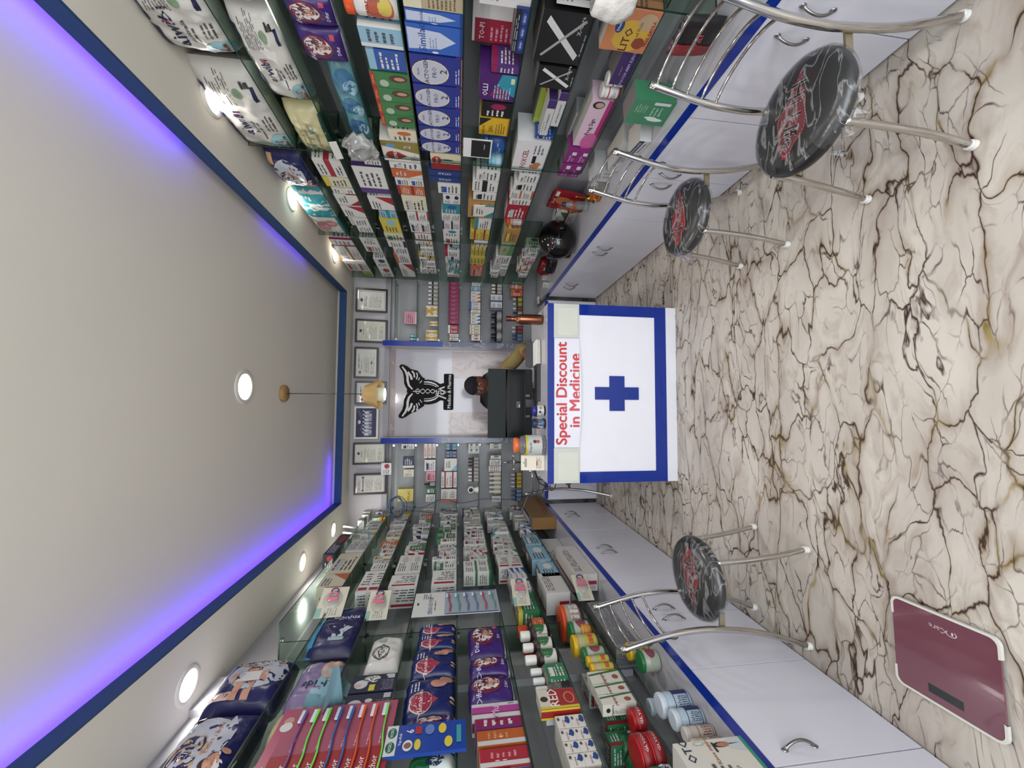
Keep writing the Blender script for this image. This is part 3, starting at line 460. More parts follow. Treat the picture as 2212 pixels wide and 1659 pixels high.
STY['topi'] = S_('box', 'd9d7d2', [('r', 'L', 0, 0, 1, 1, '9c1030'), ('r', F, 0, 0, .45, .95, '9c1030'), ('t', F, .22, .8, .14, 'TO-PI', 'e2d0d4', 0), ('l', F, .05, .15, .4, .65, 5, 'c88a98')], 'white and crimson carton with its flap open', 'open_carton', 'box')
STY['dure'] = S_('box', '1b2f70', [('e', F, .2, .3, .13, .18, '3a55a0'), ('e', F, .5, .3, .13, .18, '3a55a0'), ('e', F, .8, .3, .13, .18, '3a55a0'), ('t', F, .2, .3, .22, 'durex', 'd4dcee'), ('t', F, .5, .3, .22, 'durex', 'd4dcee'), ('t', F, .8, .3, .22, 'durex', 'd4dcee'), ('r', F, 0, .6, 1, 1, '17191f'), ('l', F, .05, .65, .95, .95, 2, '9a9ca0')], 'long navy display box with oval logos', 'display_box', 'box')
STY['olli'] = S_('box', '4a1c6a', [('p', F, [(.2, 0), (1, 0), (1, .4), (.5, .55)], '1f8fa8'), ('p', F, [(0, .3), (.3, .1), (.6, .5), (.2, .7)], '8a1a5a'), ('t', F, .4, .82, .2, 'OLLI', 'e8e4ee'), ('l', F, .1, .1, .7, .6, 6, '7ac0d0'), ('r', F, .7, .05, .9, .15, 'd0d8a0')], 'purple and teal gradient box', 'medicine_box', 'box')
STY['avil'] = S_('box', 'd6a818', [('p', F, [(.5, 1), (1, 1), (1, .6)], '17150e'), ('t', F, .3, .85, .12, 'AVILOX', '5a3a08'), ('t', F, .4, .6, .2, '20/-', '4a3408'), ('l', F, .1, .1, .9, .45, 4, '8a6410'), ('r', F, 0, 0, 1, .04, 'c06a18')], 'yellow ointment box with black corner', 'ointment_box', 'box')
STY['xcor'] = S_('box', '0c0c0d', [('p', F, [(.1, .15), (.22, .1), (.9, .85), (.78, .9)], 'c9c9c6'), ('p', F, [(.12, .86), (.15, .9), (.9, .14), (.86, .1)], '9a9a98'), ('t', F, .78, .2, .12, 'X-Core', 'b8b8b6'), ('l', F, .2, .02, .8, .08, 1, '8a8a88')], 'black box with a large white X', 'display_box', 'box')
STY['sacr'] = S_('box', 'c2c2c0', [('r', F, .78, 0, 1, 1, '3c2368'), ('r', 'R', 0, 0, 1, 1, '3c2368'), ('t', F, .4, .45, .3, 'SACRO LUMBAR BELT', '38383c'), ('l', F, .1, .75, .5, .9, 1, '6a9a5a')], 'grey and purple lumbar belt box', 'support_box', 'box')
STY['abdo'] = S_('box', 'c2c2c0', [('r', F, .78, 0, 1, 1, '3c2368'), ('r', 'R', 0, 0, 1, 1, '3c2368'), ('t', F, .4, .45, .3, 'ABDOMINAL SUPPORT', '38383c')], 'grey and purple abdominal support box', 'support_box', 'box')
STY['oliv'] = S_('box', '8fa62a', [('e', F, .68, .6, .08, .2, 'c03a20'), ('e', F, .68, .66, .03, .08, 'd8c020'), ('r', F, .0, 0, .12, 1, '9fb83a'), ('p', F, [(0, 0), (.5, 0), (0, .3)], '2a90b0')], 'long lime green box with a red flame mark', 'medicine_box', 'box')
STY['foxc'] = S_('box', 'd8d8d8', [('t', F, .42, .66, .24, 'FOXCEL', 'a01c30'), ('r', F, .3, .3, .55, .42, '241820'), ('e', F, .2, .3, .08, .16, 'b8743c'), ('e', F, .28, .22, .06, .12, 'b8743c'), ('l', F, .6, .1, .92, .45, 3, '666666'), ('t', 'L', .5, .6, .2, 'FOXCEL', 'a01c30')], 'white box with brown bear face', 'medicine_box', 'box')
STY['preg'] = S_('box', 'd8b8c8', [('r', F, 0, 0, 1, .2, 'c02878'), ('e', F, .12, .3, .2, .4, 'd05a9a'), ('t', F, .45, .55, .3, 'Preg Sign', '2a1a24'), ('e', F, .9, .6, .07, .28, '241a18'), ('e', F, .9, .55, .05, .2, 'c09a84')], 'long pink test kit box with woman', 'test_kit_box', 'box')
STY['preu'] = S_('box', '8a2278', [('t', F, .3, .6, .24, 'Preg Sign', 'e0c8dc'), ('r', F, .6, .1, .85, .5, 'd8d4d8'), ('l', F, .08, .15, .5, .4, 2, 'c8a0c0')], 'small plum purple test kit box', 'test_kit_box', 'box')
STY['lito'] = S_('box', 'c9764a', [('e', F, .4, .45, .38, .4, 'c9a02c'), ('r', F, .0, .8, 1, 1, 'cf7a44'), ('e', F, .75, .2, .2, .2, 'b89870'), ('t', F, .3, .5, .24, 'LITO', '5a1c14'), ('t', F, .45, .32, .1, 'Aloe ad Fruit', '7a5414'), ('e', F, .6, .75, .16, .09, '1c3c78'), ('t', F, .6, .75, .08, 'Dhatri', 'd8dce8'), ('t', F, .5, .06, .1, 'FREE EXTRA', '9c1c1c'), ('e', F, .25, .22, .14, .13, '8c3a20'), ('l', 'R', .1, .3, .9, .9, 6, '7a4a30')], 'orange fruit facial kit box', 'facial_kit_box', 'box')
STY['puch'] = S_('box', '3b2064', [('t', F, .5, .3, .26, 'POUCH ARM SLING', 'd4cce2'), ('r', 'R', 0, 0, 1, 1, 'd4d2cc'), ('l', F, .3, .55, .6, .7, 1, '8a7a60')], 'dark purple arm sling box', 'support_box', 'box')
STY['tens'] = S_('box', 'cfd0cf', [('r', F, 0, .55, 1, 1, '1a2145'), ('t', F, .5, .77, .3, 'TENSOR BAND', 'd0d4de'), ('t', F, .5, .3, .25, 'TENSOR BAND', '3a3a3e')], 'white and navy bandage box', 'support_box', 'box')
STY['gree'] = S_('box', '37845a', [('e', F, .25, .3, .07, .2, 'd8e4d8'), ('e', F, .32, .42, .05, .16, 'd8e4d8'), ('l', F, .4, .2, .8, .5, 3, '9cc8ac'), ('l', F, .5, .6, .9, .9, 5, '8cb89c'), ('r', F, .84, .1, .95, .5, 'cfd4cf')], 'green box with a white leaf mark', 'medicine_box', 'box')
STY['gdis'] = S_('box', 'babab8', [('e', F, .4, .7, .25, .14, '8f8f8e'), ('r', F, .65, .2, .8, .5, '9a9a98'), ('r', F, .35, .2, .5, .5, '9a9a98'), ('l', F, .05, .8, .4, .9, 1, '4c4c4c')], 'pale grey glove box with small pictograms', 'glove_box', 'box')
STY['clrb'] = S_('box', 'aeb0b2', [('l', F, .05, .1, .95, .9, 12, '777a7e', 1), ('r', F, 0, .9, 1, 1, 'c8c8ca')], 'grey boxed syringe pack', 'syringe_box', 'box')
STY['citx'] = S_('box', '16357c', [('t', F, .5, .5, .5, 'CITAX', 'c8d0e0', 90)], 'slim dark blue box', 'medicine_box', 'box')
STY['bifi'] = S_('box', 'cdbd5a', [('t', F, .4, .3, .24, 'BIFILAC', '9a3020'), ('r', F, 0, 0, .06, 1, 'b8a848')], 'yellow box with red lettering', 'medicine_box', 'box')
STY['eno'] = S_('box', '8fa57a', [('t', F, .5, .62, .28, 'ENO', '8a3a28'), ('p', F, [(0, 0), (1, 0), (1, .3), (0, .45)], '5f8a5a')], 'pale green box with red lettering', 'antacid_box', 'box')
STY['pull'] = S_('box', '12183a', [('e', F, .45, .78, .25, .15, 'c4c8cc'), ('e', F, .38, .84, .1, .08, 'c9a890'), ('r', F, .05, .45, .4, .58, 'd0c030'), ('e', F, .62, .5, .1, .08, 'd0d0cc'), ('r', F, .7, .05, .95, .2, 'b8bab8'), ('l', F, .05, .05, .65, .38, 8, '8a8ea0', 1)], 'dark navy baby soap box with bar code', 'soap_box', 'box')
STY['vwas'] = S_('box', 'c9c6c8', [('r', F, .25, 0, .75, 1, 'b03a90'), ('r', F, .25, 0, .32, 1, '8a1a5a'), ('t', F, .14, .5, .2, 'VWash', '3a3438', 0), ('t', F, .5, .5, .3, 'Plus', 'e0b8d4', 0), ('l', F, .82, .1, .95, .3, 1, '333333', 1), ('r', 'L', .25, 0, .75, 1, '7a1850')], 'pink and silver intimate wash box', 'wash_box', 'box')
STY['oran'] = S_('box', 'b8581c', [('r', F, 0, 0, .3, 1, 'c4c2c4'), ('l', F, .4, .3, .9, .8, 4, 'd88a50'), ('e', F, .5, .5, .04, .05, 'e0c8b0')], 'orange vitamin serum box with white end', 'serum_box', 'box')
STY['redb'] = S_('box', 'b02030', [('r', F, 0, 0, .25, 1, 'c9c6c2'), ('l', F, .45, .2, .8, .8, 5, 'd89098'), ('e', F, .3, .65, .03, .05, 'e8c8c8'), ('e', F, .3, .5, .03, .05, 'e8c8c8'), ('r', 'L', 0, 0, 1, .4, 'c83a3c')], 'crimson serum box with white end', 'serum_box', 'box')
STY['sens'] = S_('box', 'd2d4da', [('e', F, .5, .86, .2, .1, '2f7a34'), ('p', F, [(0, .9), (.1, .9), (1, .4), (1, .34)], '4a5a8c'), ('t', F, .45, .3, .3, 'SENSODYNE', '5a6284', 0), ('r', 'L', .3, .3, .7, .4, '2f5a44')], 'white toothpaste box with green leaf and blue line', 'toothpaste_box', 'box')
STY['dred'] = S_('box', 'a81c1c', [('r', F, 0, 0, .12, 1, 'd0b820'), ('r', F, .12, .72, 1, 1, 'cfc8b4'), ('e', F, .5, .86, .14, .1, '3a2a20'), ('t', F, .55, .6, .34, 'RED', 'e8e0dc', 0), ('e', F, .5, .2, .3, .14, 'c88a60'), ('e', F, .5, .2, .25, .11, 'a81c1c'), ('r', 'L', 0, 0, .2, 1, 'd0b820'), ('r', 'L', .8, 0, 1, 1, 'd0b820')], 'red and yellow toothpaste box', 'toothpaste_box', 'box')
STY['calc'] = S_('box', 'd8d4cc', [('e', F, .62, .2, .32, .16, '1f4488'), ('e', F, .5, .34, .1, .1, '1f4488'), ('t', F, .34, .55, .16, 'Calci Easy', 'a0442c', 0), ('e', F, .7, .84, .14, .09, '5a4a3c'), ('l', 'L', .1, .1, .9, .9, 9, '8a8680')], 'white calcium box with blue shape', 'calcium_box', 'box')
STY['papa'] = S_('box', 'd6d3c6', [('p', F, [(.6, 1), (.75, 1), (1, .2), (1, .0), (.9, 0)], '2f6a34'), ('e', F, .4, .2, .2, .1, 'a0502c'), ('t', F, .3, .6, .22, 'papaya', '9a3424', 0), ('t', 'L', .5, .7, .12, 'PAPAYA', '2a2a2a', 0), ('e', 'L', .5, .84, .2, .06, '1c1c1c'), ('l', 'L', .15, .1, .6, .7, 10, '8a8a88')], 'white herbal box with green slash and papaya', 'herbal_box', 'box')
STY['cott'] = S_('bag', '1d6a3c', [('r', F, 0, .0, 1, .55, 'c4ccc8'), ('e', F, .45, .45, .25, .2, '22385c'), ('t', F, .45, .46, .2, 'COTTOL', 'd8dce0')], 'green and white cotton roll pack', 'cotton_pack', 'pack')
STY['doct'] = S_('box', 'd4d0c2', [('r', F, 0, 0, 1, .05, '2a9070'), ('p', F, [(.70, .06), (.99, .06), (.98, .2), (.93, .27), (.80, .27), (.74, .2)], 'c0c8cc'), ('p', F, [(.85, .27), (.88, .27), (.87, .08)], '22386a'), ('e', F, .865, .36, .055, .12, '1c1612'), ('e', F, .862, .335, .045, .095, 'b9785c'), ('r', F, .84, .295, .88, .305, '8a4a3a'), ('t', F, .80, .86, .16, 'OTC', '1c2a4a'), ('e', F, .93, .66, .04, .08, '88b8a0'), ('e', F, .93, .66, .03, .06, 'd4d0c2'), ('t', F, .80, .55, .08, 'Knee support', 'a85a2a'), ('r', F, .72, .46, .92, .49, '2a2a2a'), ('l', F, .1, .3, .6, .8, 5, '5a5a5a')], 'white box with picture of a man in white coat', 'support_box', 'box')
STY['bdg'] = S_('box', '8d8f91', [('l', F, .05, .02, .95, .98, 13, '505254'), ('l', 'L', .1, .02, .9, .98, 13, '44484a')], 'tall grey speckled bandage box', 'bandage_box', 'box')
STY['qart'] = S_('box', '8d6128', [('l', F, .1, .1, .5, .4, 2, '7a3a1c'), ('l', F, .5, .1, .95, .25, 2, '5a1c14'), ('r', 'T', .2, .5, .6, .9, 'b8b4b0'), ('r', 'T', .2, .2, .7, .45, '2a2018')], 'brown cardboard carton with open flap', 'cardboard_carton', 'box')
STY['tall'] = S_('box', 'cfccc6', [('r', 'L', .38, .05, .6, .45, 'a81c2c'), ('l', 'L', .1, .1, .34, .6, 6, '777777'), ('l', F, .1, .55, .9, .9, 4, '66646a'), ('r', 'T', 0, .85, 1, 1, 'a03050')], 'large white carton with red upright bar', 'medicine_carton', 'box')
STY['flap'] = S_('box', 'd0cfcb', [('l', F, .15, .6, .7, .9, 3, '77767c')], 'plain white carton', 'medicine_carton', 'box')
STY['magn'] = S_('box', '96124e', [('r', F, 0, .84, 1, 1, '6a0e38'), ('t', F, .45, .5, .42, 'OTD', 'd890b0', 90), ('l', F, .62, .1, .95, .9, 5, 'b85a80', 1)], 'magenta medicine box with pale lettering', 'medicine_box', 'box')
STY['yell'] = S_('box', 'd8d4c0', [('p', F, [(.1, 1), (.9, 1), (.6, .5), (.9, 0), (.1, 0), (.4, .5)], 'c9981c'), ('l', F, .1, .75, .9, .9, 2, '77756c')], 'white box with yellow waisted band', 'medicine_box', 'box')
STY['bmag'] = S_('box', 'dcdad8', [('p', F, [(0, 1), (1, 1), (1, .7), (.5, .85)], '22a0c0'), ('l', F, .1, .1, .9, .6, 7, '77757c')], 'white tablet box with bright blue arc', 'medicine_box', 'box')
def syr(body, cap, lab, t, n='syrup_bottle'): return S_('bottle', body, [('r', F, 0, .05, 1, .95, lab), ('l', F, .2, .15, .8, .85, 5, '3a3a3c')], t, n, 'bottle', lid=cap)
STY['s1'] = syr('1c0f0a', 'd8d6d0', 'b8b4ae', 'dark brown syrup bottle with white cap'); STY['s2'] = syr('120e10', '202024', 'a8a6a4', 'dark bottle with black cap'); STY['s3'] = syr('12141c', 'b8b8ba', '9c2a3a', 'dark bottle with red label')
STY['s4'] = syr('10141c', '3a4a5c', '7a9aa0', 'dark bottle with pale teal label'); STY['s5'] = syr('0e1408', 'b8b4a0', '8fa030', 'dark bottle with lime label'); STY['s6'] = syr('141008', 'b0b0b0', 'c8a828', 'dark bottle with yellow label'); STY['s7'] = syr('101828', '2a4a78', '5a86b0', 'dark bottle with blue label')
STY['s8'] = S_('bottle', 'c8c4bc', [('r', F, 0, .05, 1, .9, 'd0c8b4'), ('p', F, [(0, .1), (1, .7), (1, .9), (0, .4)], 'c8922c'), ('p', F, [(.2, .05), (1, .5), (1, .6), (.1, .1)], '9a2018')], 'white pump bottle with yellow and red swash', 'lotion_bottle', 'bottle', lid='c9c7c0')
STY['ser'] = S_('bottle', '2a0e08', [('r', F, 0, .1, 1, .9, 'ccc8be'), ('e', F, .5, .5, .3, .3, '2a6a34')], 'dark brown bottle with green and white label', 'syrup_bottle', 'bottle', lid='d8d6d0')
STY['honi'] = S_('bottle', '2a0e08', [('r', F, 0, .05, 1, .95, 'c2501c'), ('l', F, .2, .2, .8, .8, 4, 'd8c8b8')], 'slim orange boxed cough syrup', 'syrup_bottle', 'bottle', lid='b03a14')
STY['haro'] = S_('bottle', '5a5248', [('r', F, 0, .0, 1, .5, '16100e'), ('l', F, .1, .5, .9, .9, 4, '8a8a88')], 'film wrapped dark bottle with white nozzle', 'oil_bottle', 'bottle', lid='d4d4d0')
STY['yjar'] = S_('jar', 'b0a878', [('r', F, 0, .1, 1, .85, 'b8b42c'), ('r', F, .2, .3, .8, .6, 'c8502c')], 'small jar with bright yellow lid', 'balm_jar', 'jar', lid='c9a41c'); STY['gjar'] = S_('jar', 'a4ac9c', [('r', F, 0, .1, 1, .85, '9aa88c'), ('e', F, .5, .5, .25, .3, '8a3a4a')], 'small clear jar with green lid', 'balm_jar', 'jar', lid='1f6a38')
STY['ojar'] = S_('jar', 'a89080', [('r', F, 0, .08, 1, .9, 'd0ccc8'), ('r', F, 0, .08, 1, .16, '7a1c2c'), ('l', F, .2, .4, .8, .8, 5, '444448')], 'white labelled jar with an orange lid', 'supplement_jar', 'jar', lid='c8481c'); STY['oran3'] = S_('jar', 'c98226', [], 'small orange round tub', 'tub', 'tub', lid='cf8f34')
STY['bjar'] = S_('jar', '1c4f9c', [('l', F, .2, .3, .8, .6, 2, 'a8c0e0')], 'round blue cream jar', 'cream_jar', 'jar', lid='1c56b0'); STY['cyan'] = S_('jar', '7ab4c8', [('r', F, 0, .2, 1, .7, 'a8d0dc')], 'pale cyan wipes tub', 'wipes_tub', 'tub', lid='5aa8c4')
STY['redt'] = S_('jar', 'a01018', [('t', F, .5, .45, .36, 'GLYSOLFT', 'e8d4d4'), ('r', F, 0, .9, 1, .95, 'c87070')], 'flat round red cream tin', 'cream_tin', 'tin', lid='a01018')
STY['cytn'] = S_('jar', 'a9bfcf', [('r', F, 0, .12, 1, .16, '2a3c6a'), ('r', F, 0, .86, 1, .9, '2a3c6a'), ('r', F, .45, .1, .8, .9, '1c2f68'), ('l', F, .1, .2, .4, .8, 6, '2a3a5c', 1)], 'pale blue tin with navy panel', 'powder_tin', 'tin', lid='c2ccd4'); STY['pktn'] = S_('jar', 'c9bdb0', [('r', F, 0, .1, 1, .13, '8a3a3c'), ('r', F, 0, .86, 1, .89, '8a3a3c'), ('l', F, .1, .2, .9, .8, 8, '8a4a40', 1)], 'cream tin with red print', 'powder_tin', 'tin', lid='cfc8c0')
STY['roll'] = S_('jar', 'd2d0cc', [('r', F, 0, .9, 1, 1, 'a01c34'), ('r', F, 0, 0, 1, .1, 'a01c34'), ('l', F, .2, .3, .8, .7, 3, '77777a')], 'white bandage roll with red rims', 'bandage_roll', 'roll', lid='c9c4bc')
_CA = {}
def build(st, w_, h_, dp):
    k = (st, round(w_, 3), round(h_, 3), round(dp, 3))
    if k in _CA: return _CA[k]
    s = STY[st] if st in STY else med(*st)
    seed = sum(map(ord, st)); W = dict(F=w_, R=dp, L=dp, T=w_); H = dict(F=h_, R=h_, L=h_, T=dp); mb = MB(); base = mat(pk(s['c']), .42)
    if s['k'] == 'box':
        surf = lambda f, u, v, o: {'F': (-w_/2+u, -o, v), 'R': (w_/2+o, u, v), 'L': (-w_/2-o, dp-u, v), 'T': (-w_/2+u, v, h_+o)}[f]
        b = min(.0015, w_*.04); mb.box(-w_/2, w_/2, 0, dp, 0, h_, base)
        e = mat('b8b4ac' if s['c'] > '9' else '6a6664', .6); mb.box(-w_/2+.002, w_/2-.002, .001, dp-.001, h_, h_+.0004, e)
        mb.draw(surf, W, H, s['D'], seed); res = [('', mb.mesh(s['n']))]
    elif s['k'] == 'bag':
        Th = dp/2; rs = seed*.37
        def fs_(u, v, o, side=-1):
            a = abs(2*u-1); b = abs(2*v-1); t = Th*max(0, (1-a**4)*(1-b**5))**.5
            t *= 1+.16*noise.noise(Vector((u*5*w_/.2+rs, v*5+rs, side)))+.05*noise.noise(Vector((u*22, v*16, rs)))
            q = 1-.05*(1-max(0, 1-a**6)); return (-w_/2+w_*u, Th+side*(t+o), h_*(.5+(v-.5)*q)+.006*noise.noise(Vector((u*7, rs, 1)))*(v > .9))
        surf = lambda f, u, v, o: fs_(u/w_, v/h_, o+.0012)
        nu, nv = 26, 20
        for side in (-1, 1):
            vs_ = [fs_(i/nu, j/nv, 0, side) for j in range(nv+1) for i in range(nu+1)]
            f_ = [(j*(nu+1)+i, j*(nu+1)+i+1, (j+1)*(nu+1)+i+1, (j+1)*(nu+1)+i) for j in range(nv) for i in range(nu)]
            mb.add(vs_, f_ if side < 0 else [x[::-1] for x in f_], mat(pk(s['c']), .32, 0, 0, .5), True)
        mb.draw(surf, W, H, s['D'], seed, 10); res = [('', mb.mesh(s['n']))]
    else:
        r = w_/2*.97; tin = s['k'] == 'tin'; bot = s['k'] == 'bottle'
        hb = h_*(.66 if bot else .84) if not tin else h_
        arc = pi*.95
        def surf(f, u, v, o):
            if tin: return (-w_/2+u, -o-.001, v)
            a = -pi/2+(u/w_-.5)*arc; return ((r+o)*cos(a), dp/2+(r+o)*sin(a), v)
        if tin:   # a flat round tin standing on its rim, lid to the front
            Mx = Matrix.Translation((0, dp, r)) @ Matrix.Rotation(radians(90), 4, 'X')
            mb.lathe([(r*.97, 0), (r, .003), (r, dp-.004), (r*.96, dp)], base, 36, M=Mx); mb.draw(lambda f, u, v, o: (-r+u, -o-.0004, v), dict(F=2*r), dict(F=2*r), s['D'][0:1] and [('t', 'F', .5, .5, .16, s['D'][0][5], s['D'][0][6])], seed)
            rim = MB().lathe([(r*.80, dp+.0006), (r*.84, dp+.0016), (r*.88, dp+.0006)], mat('c08a8a', .3), 36, cap=False, M=Mx); res = [('', mb.mesh('body')), ('rim_ring', rim.mesh('rim_ring'))]
        else:
            c = (0, dp/2, 0)
            prof = [(r*.94, 0), (r, .004), (r, hb*.9), (r*.8, hb)] if not bot else [(r*.94, 0), (r, .004), (r, hb*.8), (r*.75, hb*.93), (r*.42, hb), (r*.42, hb+.006)]
            mb.lathe(prof, base, 20, c); D = [tuple([d[0], d[1], d[2], d[3]*.75, d[4], d[5]*.75]+list(d[6:])) if d[0] in 'rl' else d for d in s['D']]
            mb.draw(surf, dict(F=w_), dict(F=hb), D, seed, 8)
            l = MB(); rl = r*(.98 if not bot else .48); lm = mat(s['lid'], .35); l.lathe([(rl, hb*.98 if not bot else hb), (rl*1.02, hb+(h_-hb)*.4), (rl, h_-.002), (rl*.9, h_)], lm, 20, c)
            for q in range(20):
                a = 2*pi*q/20; l.box(-.0008, .0008, -.0006, .0006, hb+.003, h_-.004, lm, Matrix.Translation((rl*1.01*cos(a), dp/2+rl*1.01*sin(a), 0)) @ Matrix.Rotation(a, 4, 'Z'))
            res = [('body', mb.mesh('body')), ('lid' if not bot else 'cap', l.mesh('lid'))]
    _CA[k] = (s, res); return _CA[k]
SHW = {'R': 8, 'L': 8, 'B': 8}
PLACED = {}
def place(wall, sh, s, w_, h_, dp, st, d=.012, zo=0, rz=0, note='', lay=''):
    sd, res = build(st, w_, h_, dp); z = (ZZ[wall][sh] if wall != 'D' else ZZ['D'][0])+zo+.0012
    if sd['n'] == 'medicine_box' and (h_ > 1.25*w_ or w_ > 1.6*h_):
        q = 'syrup carton' if h_ > 1.25*w_ else 'tablet box'; sd = dict(sd, n=q.replace(' ', '_'), t=sd['t'].replace('medicine box', q))  # still medicine boxes, kind named from proportions alone
    M = Matrix.Translation(P(wall, s, d, z)) @ Matrix.Rotation(radians(ROT[wall]+rz), 4, 'Z')
    if lay == 'side': M = M @ Matrix.Translation((-h_/2, 0, w_/2)) @ Matrix.Rotation(radians(90), 4, 'Y')
    PLACED.setdefault((wall, sh), []).append((s, M, sd, res, zo, note, lay)); return M
def flush():
    seen = {}
    for (wall, sh), L_ in PLACED.items():
        cols = sorted({round(q[0], 2) for q in L_}, reverse=(wall != 'B')); n = {}
        for s, M, sd, res, zo, note, lay in L_:
            i = cols.index(round(s, 2)); nm = sd['n']
            where = {'R': f'{ordn(i)} from back', 'L': f'{ordn(i)} from back', 'B': f'{ordn(i)} from left corner', 'D': ''}[wall]
            place_ = f"{WN[wall]}'s {'ledge' if sh == 8 else ordn(sh)+' shelf'}" if wall != 'D' else 'on the desk'
            up = '' if zo <= 0 else (' upper' if zo < .12 else ' topmost')
            lb = f"{sd['t']},{up} {where}, {place_}" if wall != 'D' else f"{sd['t']} on the blue edged desk"
            if note: lb = f"{sd['t']} {note}"
            k = lb
            while k in seen: k = lb = lb.replace(',', ', inner', 1) if ', inner' not in lb and ',' in lb else lb.replace(', inner', ', hindmost' if ', hindmost' not in lb else ', inner', 1) if ', hindmost' not in lb else lb.replace('hindmost', 'hindmost small')
            while len(lb.split()) > 16 and ' from ' in lb: lb = lb.replace(' medicine', '', 1) if ' medicine' in lb else lb.replace("wall's", '', 1) if "wall's" in lb else lb.replace(' from', '', 1)
            seen[k] = 1
            if len(res) == 1 and res[0][0] == '': o = link(nm, res[0][1], M)
            elif res[0][0] == '':
                o = link(nm, res[0][1], M)
                for a, b in res[1:]: link(a, b, Matrix.Identity(4), o)
            else:
                o = link(nm, None, M)
                for a, b in res: link(a, b, Matrix.Identity(4), o)
            tag(o, ' '.join(lb.split()), sd['cat'], f"{nm.replace('_', ' ')}s on the {WN[wall]}")
def row(wall, sh, spec):
    for it in spec.split(';'):
        q = [x.strip() for x in it.split(',')]
        if len(q) < 4: continue
        s0, s1 = sorted((solve(wall, ZZ[wall][sh], float(q[0])), solve(wall, ZZ[wall][sh], float(q[1]))))
        h = float(q[2]); st = q[3]; dp = float(q[4]) if len(q) > 4 and q[4] else .14; nc = int(q[5]) if len(q) > 5 and q[5] else 1; nr = int(q[6]) if len(q) > 6 and q[6] else 1; d = float(q[7]) if len(q) > 7 and q[7] else .012
        rz = float(q[8]) if len(q) > 8 else 0
        cw = (s1-s0)/nc
        for c in range(nc):
            for r in range(nr): place(wall, sh, s0+cw*(c+.5), cw*.965, h*.985, dp if STYK(st) in ('box', 'bag', 'tin') else cw*.965, st, d, r*h, rz+(.0 if nc > 1 else 0))
def STYK(st): return STY[st]['k'] if st in STY else 'box'
def fill(wall, sh, y0, y1, pal, hmin, hmax, seed, wmin=.065, wmax=.12, rows=2, gap=.06, d=.012, dp=(.07, .13)):
    R_ = random.Random(seed); a, b = sorted((solve(wall, ZZ[wall][sh], y0), solve(wall, ZZ[wall][sh], y1))); s = a; pal = pal.split()
    while s < b-.03:
        w_ = round(min(R_.uniform(wmin, wmax), b-s)/.005)*.005
        if w_ < .03: break
        st = R_.choice(pal); D = round(R_.uniform(*dp), 2); zo = 0; n = R_.randint(1, rows); hc = R_.uniform(hmin, hmax)
        for r in range(n):
            h = round(hc/n/.005)*.005+.005
            if STYK(st) != 'box': 
                place(wall, sh, s+w_/2, w_*.95, hc, w_*.95, st, d, 0); break
            place(wall, sh, s+w_/2, w_*.96, h*.98, D, st, d+R_.choice([0, 0, .01, .02]), zo, R_.choice([0, 0, 0, 2, -3])); zo += h
            if R_.random() < .4: st = R_.choice(pal)
        s += w_*1.03+(R_.uniform(0, gap) if R_.random() < .25 else 0)
# ---- right wall
row('R', 0, '-170,-20,.30,aiwi,.17; -18,148,.30,aiwi,.17; 172,345,.30,aiwi,.17; 350,420,.25,mamy,.16; 430,520,.25,teal,.15; 522,536,.2,wm2,.1; 537,566,.11,wq1,.12,1,2; 567,589,.11,wr6,.12,1,2; 590,601,.12,lg1,.1')
row('R', 1, '-60,30,.195,aiwi,.16; 42,245,.205,aiwi,.17; 252,345,.19,cbag,.15; 352,388,.17,wr5,.12; 389,410,.17,cy1,.12; 412,424,.15,wc5,.12; 426,449,.16,wr3,.12; 451,474,.16,wr7,.12; 476,492,.15,we1,.12; 493,506,.12,we6,.1; 518,532,.15,we4,.12; 533,548,.15,wr6,.12; 562,580,.13,wn4,.12; 581,601,.13,wr4,.12')
row('R', 2, '-60,10,.19,difu,.08; 12,78,.19,difu,.08; 80,155,.19,difu,.08; 162,335,.13,puff,.12,1,1,.03; 352,362,.1,we6,.1; 366,424,.19,wv2,.15; 404,430,.15,flap,.1,1,1,.10; 431,459,.17,wr7,.13; 461,476,.13,at5,.1; 477,507,.15,ya4,.12; 509,525,.16,cg6,.12; 526,538,.16,wn0,.12; 539,552,.13,we6,.1; 553,572,.15,wo1,.12; 573,601,.14,wr7,.12')
row('R', 3, '-70,5,.18,jarw,.1; 8,70,.2,jarw,.1; 73,116,.17,aw2,.13; 119,164,.16,ba1,.13; 168,283,.17,hyg,.13,4; 290,312,.15,co4,.13; 313,357,.21,fare,.12; 359,372,.19,we6,.12; 374,391,.19,ow3,.12,1,1; 392,408,.09,wb6,.1,1,2; 409,427,.09,or1,.11,1,2; 429,462,.17,ce6,.13; 464,481,.08,wr0,.12,1,2; 483,507,.08,wn6,.12,1,2; 508,524,.14,wo2,.12')
fill('R', 3, 525, 600, 'we6 wb5 wr6 cy2 wn1 yd5 we1', .09, .17, 31)
row('R', 4, '-60,-2,.22,simi,.14; 1,38,.22,bean,.14; 40,68,.22,simi,.14; 70,131,.225,simi,.15; 134,195,.225,lact,.15; 197,242,.225,lact,.15; 243,283,.225,lact,.15; 284,312,.225,lact,.15; 313,338,.225,lact,.15; 341,374,.18,nest,.13; 376,388,.2,citx,.12; 389,400,.2,citx,.12')
row('R', 4, '377,402,.14,we6,.08,1,1,.05; 403,424,.15,wb6,.12; 426,446,.06,wn4,.12,1,2; 447,466,.13,tb4,.12; 467,482,.07,we6,.11,1,2; 483,500,.07,wn1,.11,1,2; 501,515,.14,wt4,.12; 516,531,.14,wr6,.12; 533,545,.14,s4,.1; 546,558,.14,rs3,.1' .replace('rs3', 'wr1'))
fill('R', 4, 559, 602, 'we6 wn5 wr6 tw1 wr4', .1, .16, 32)
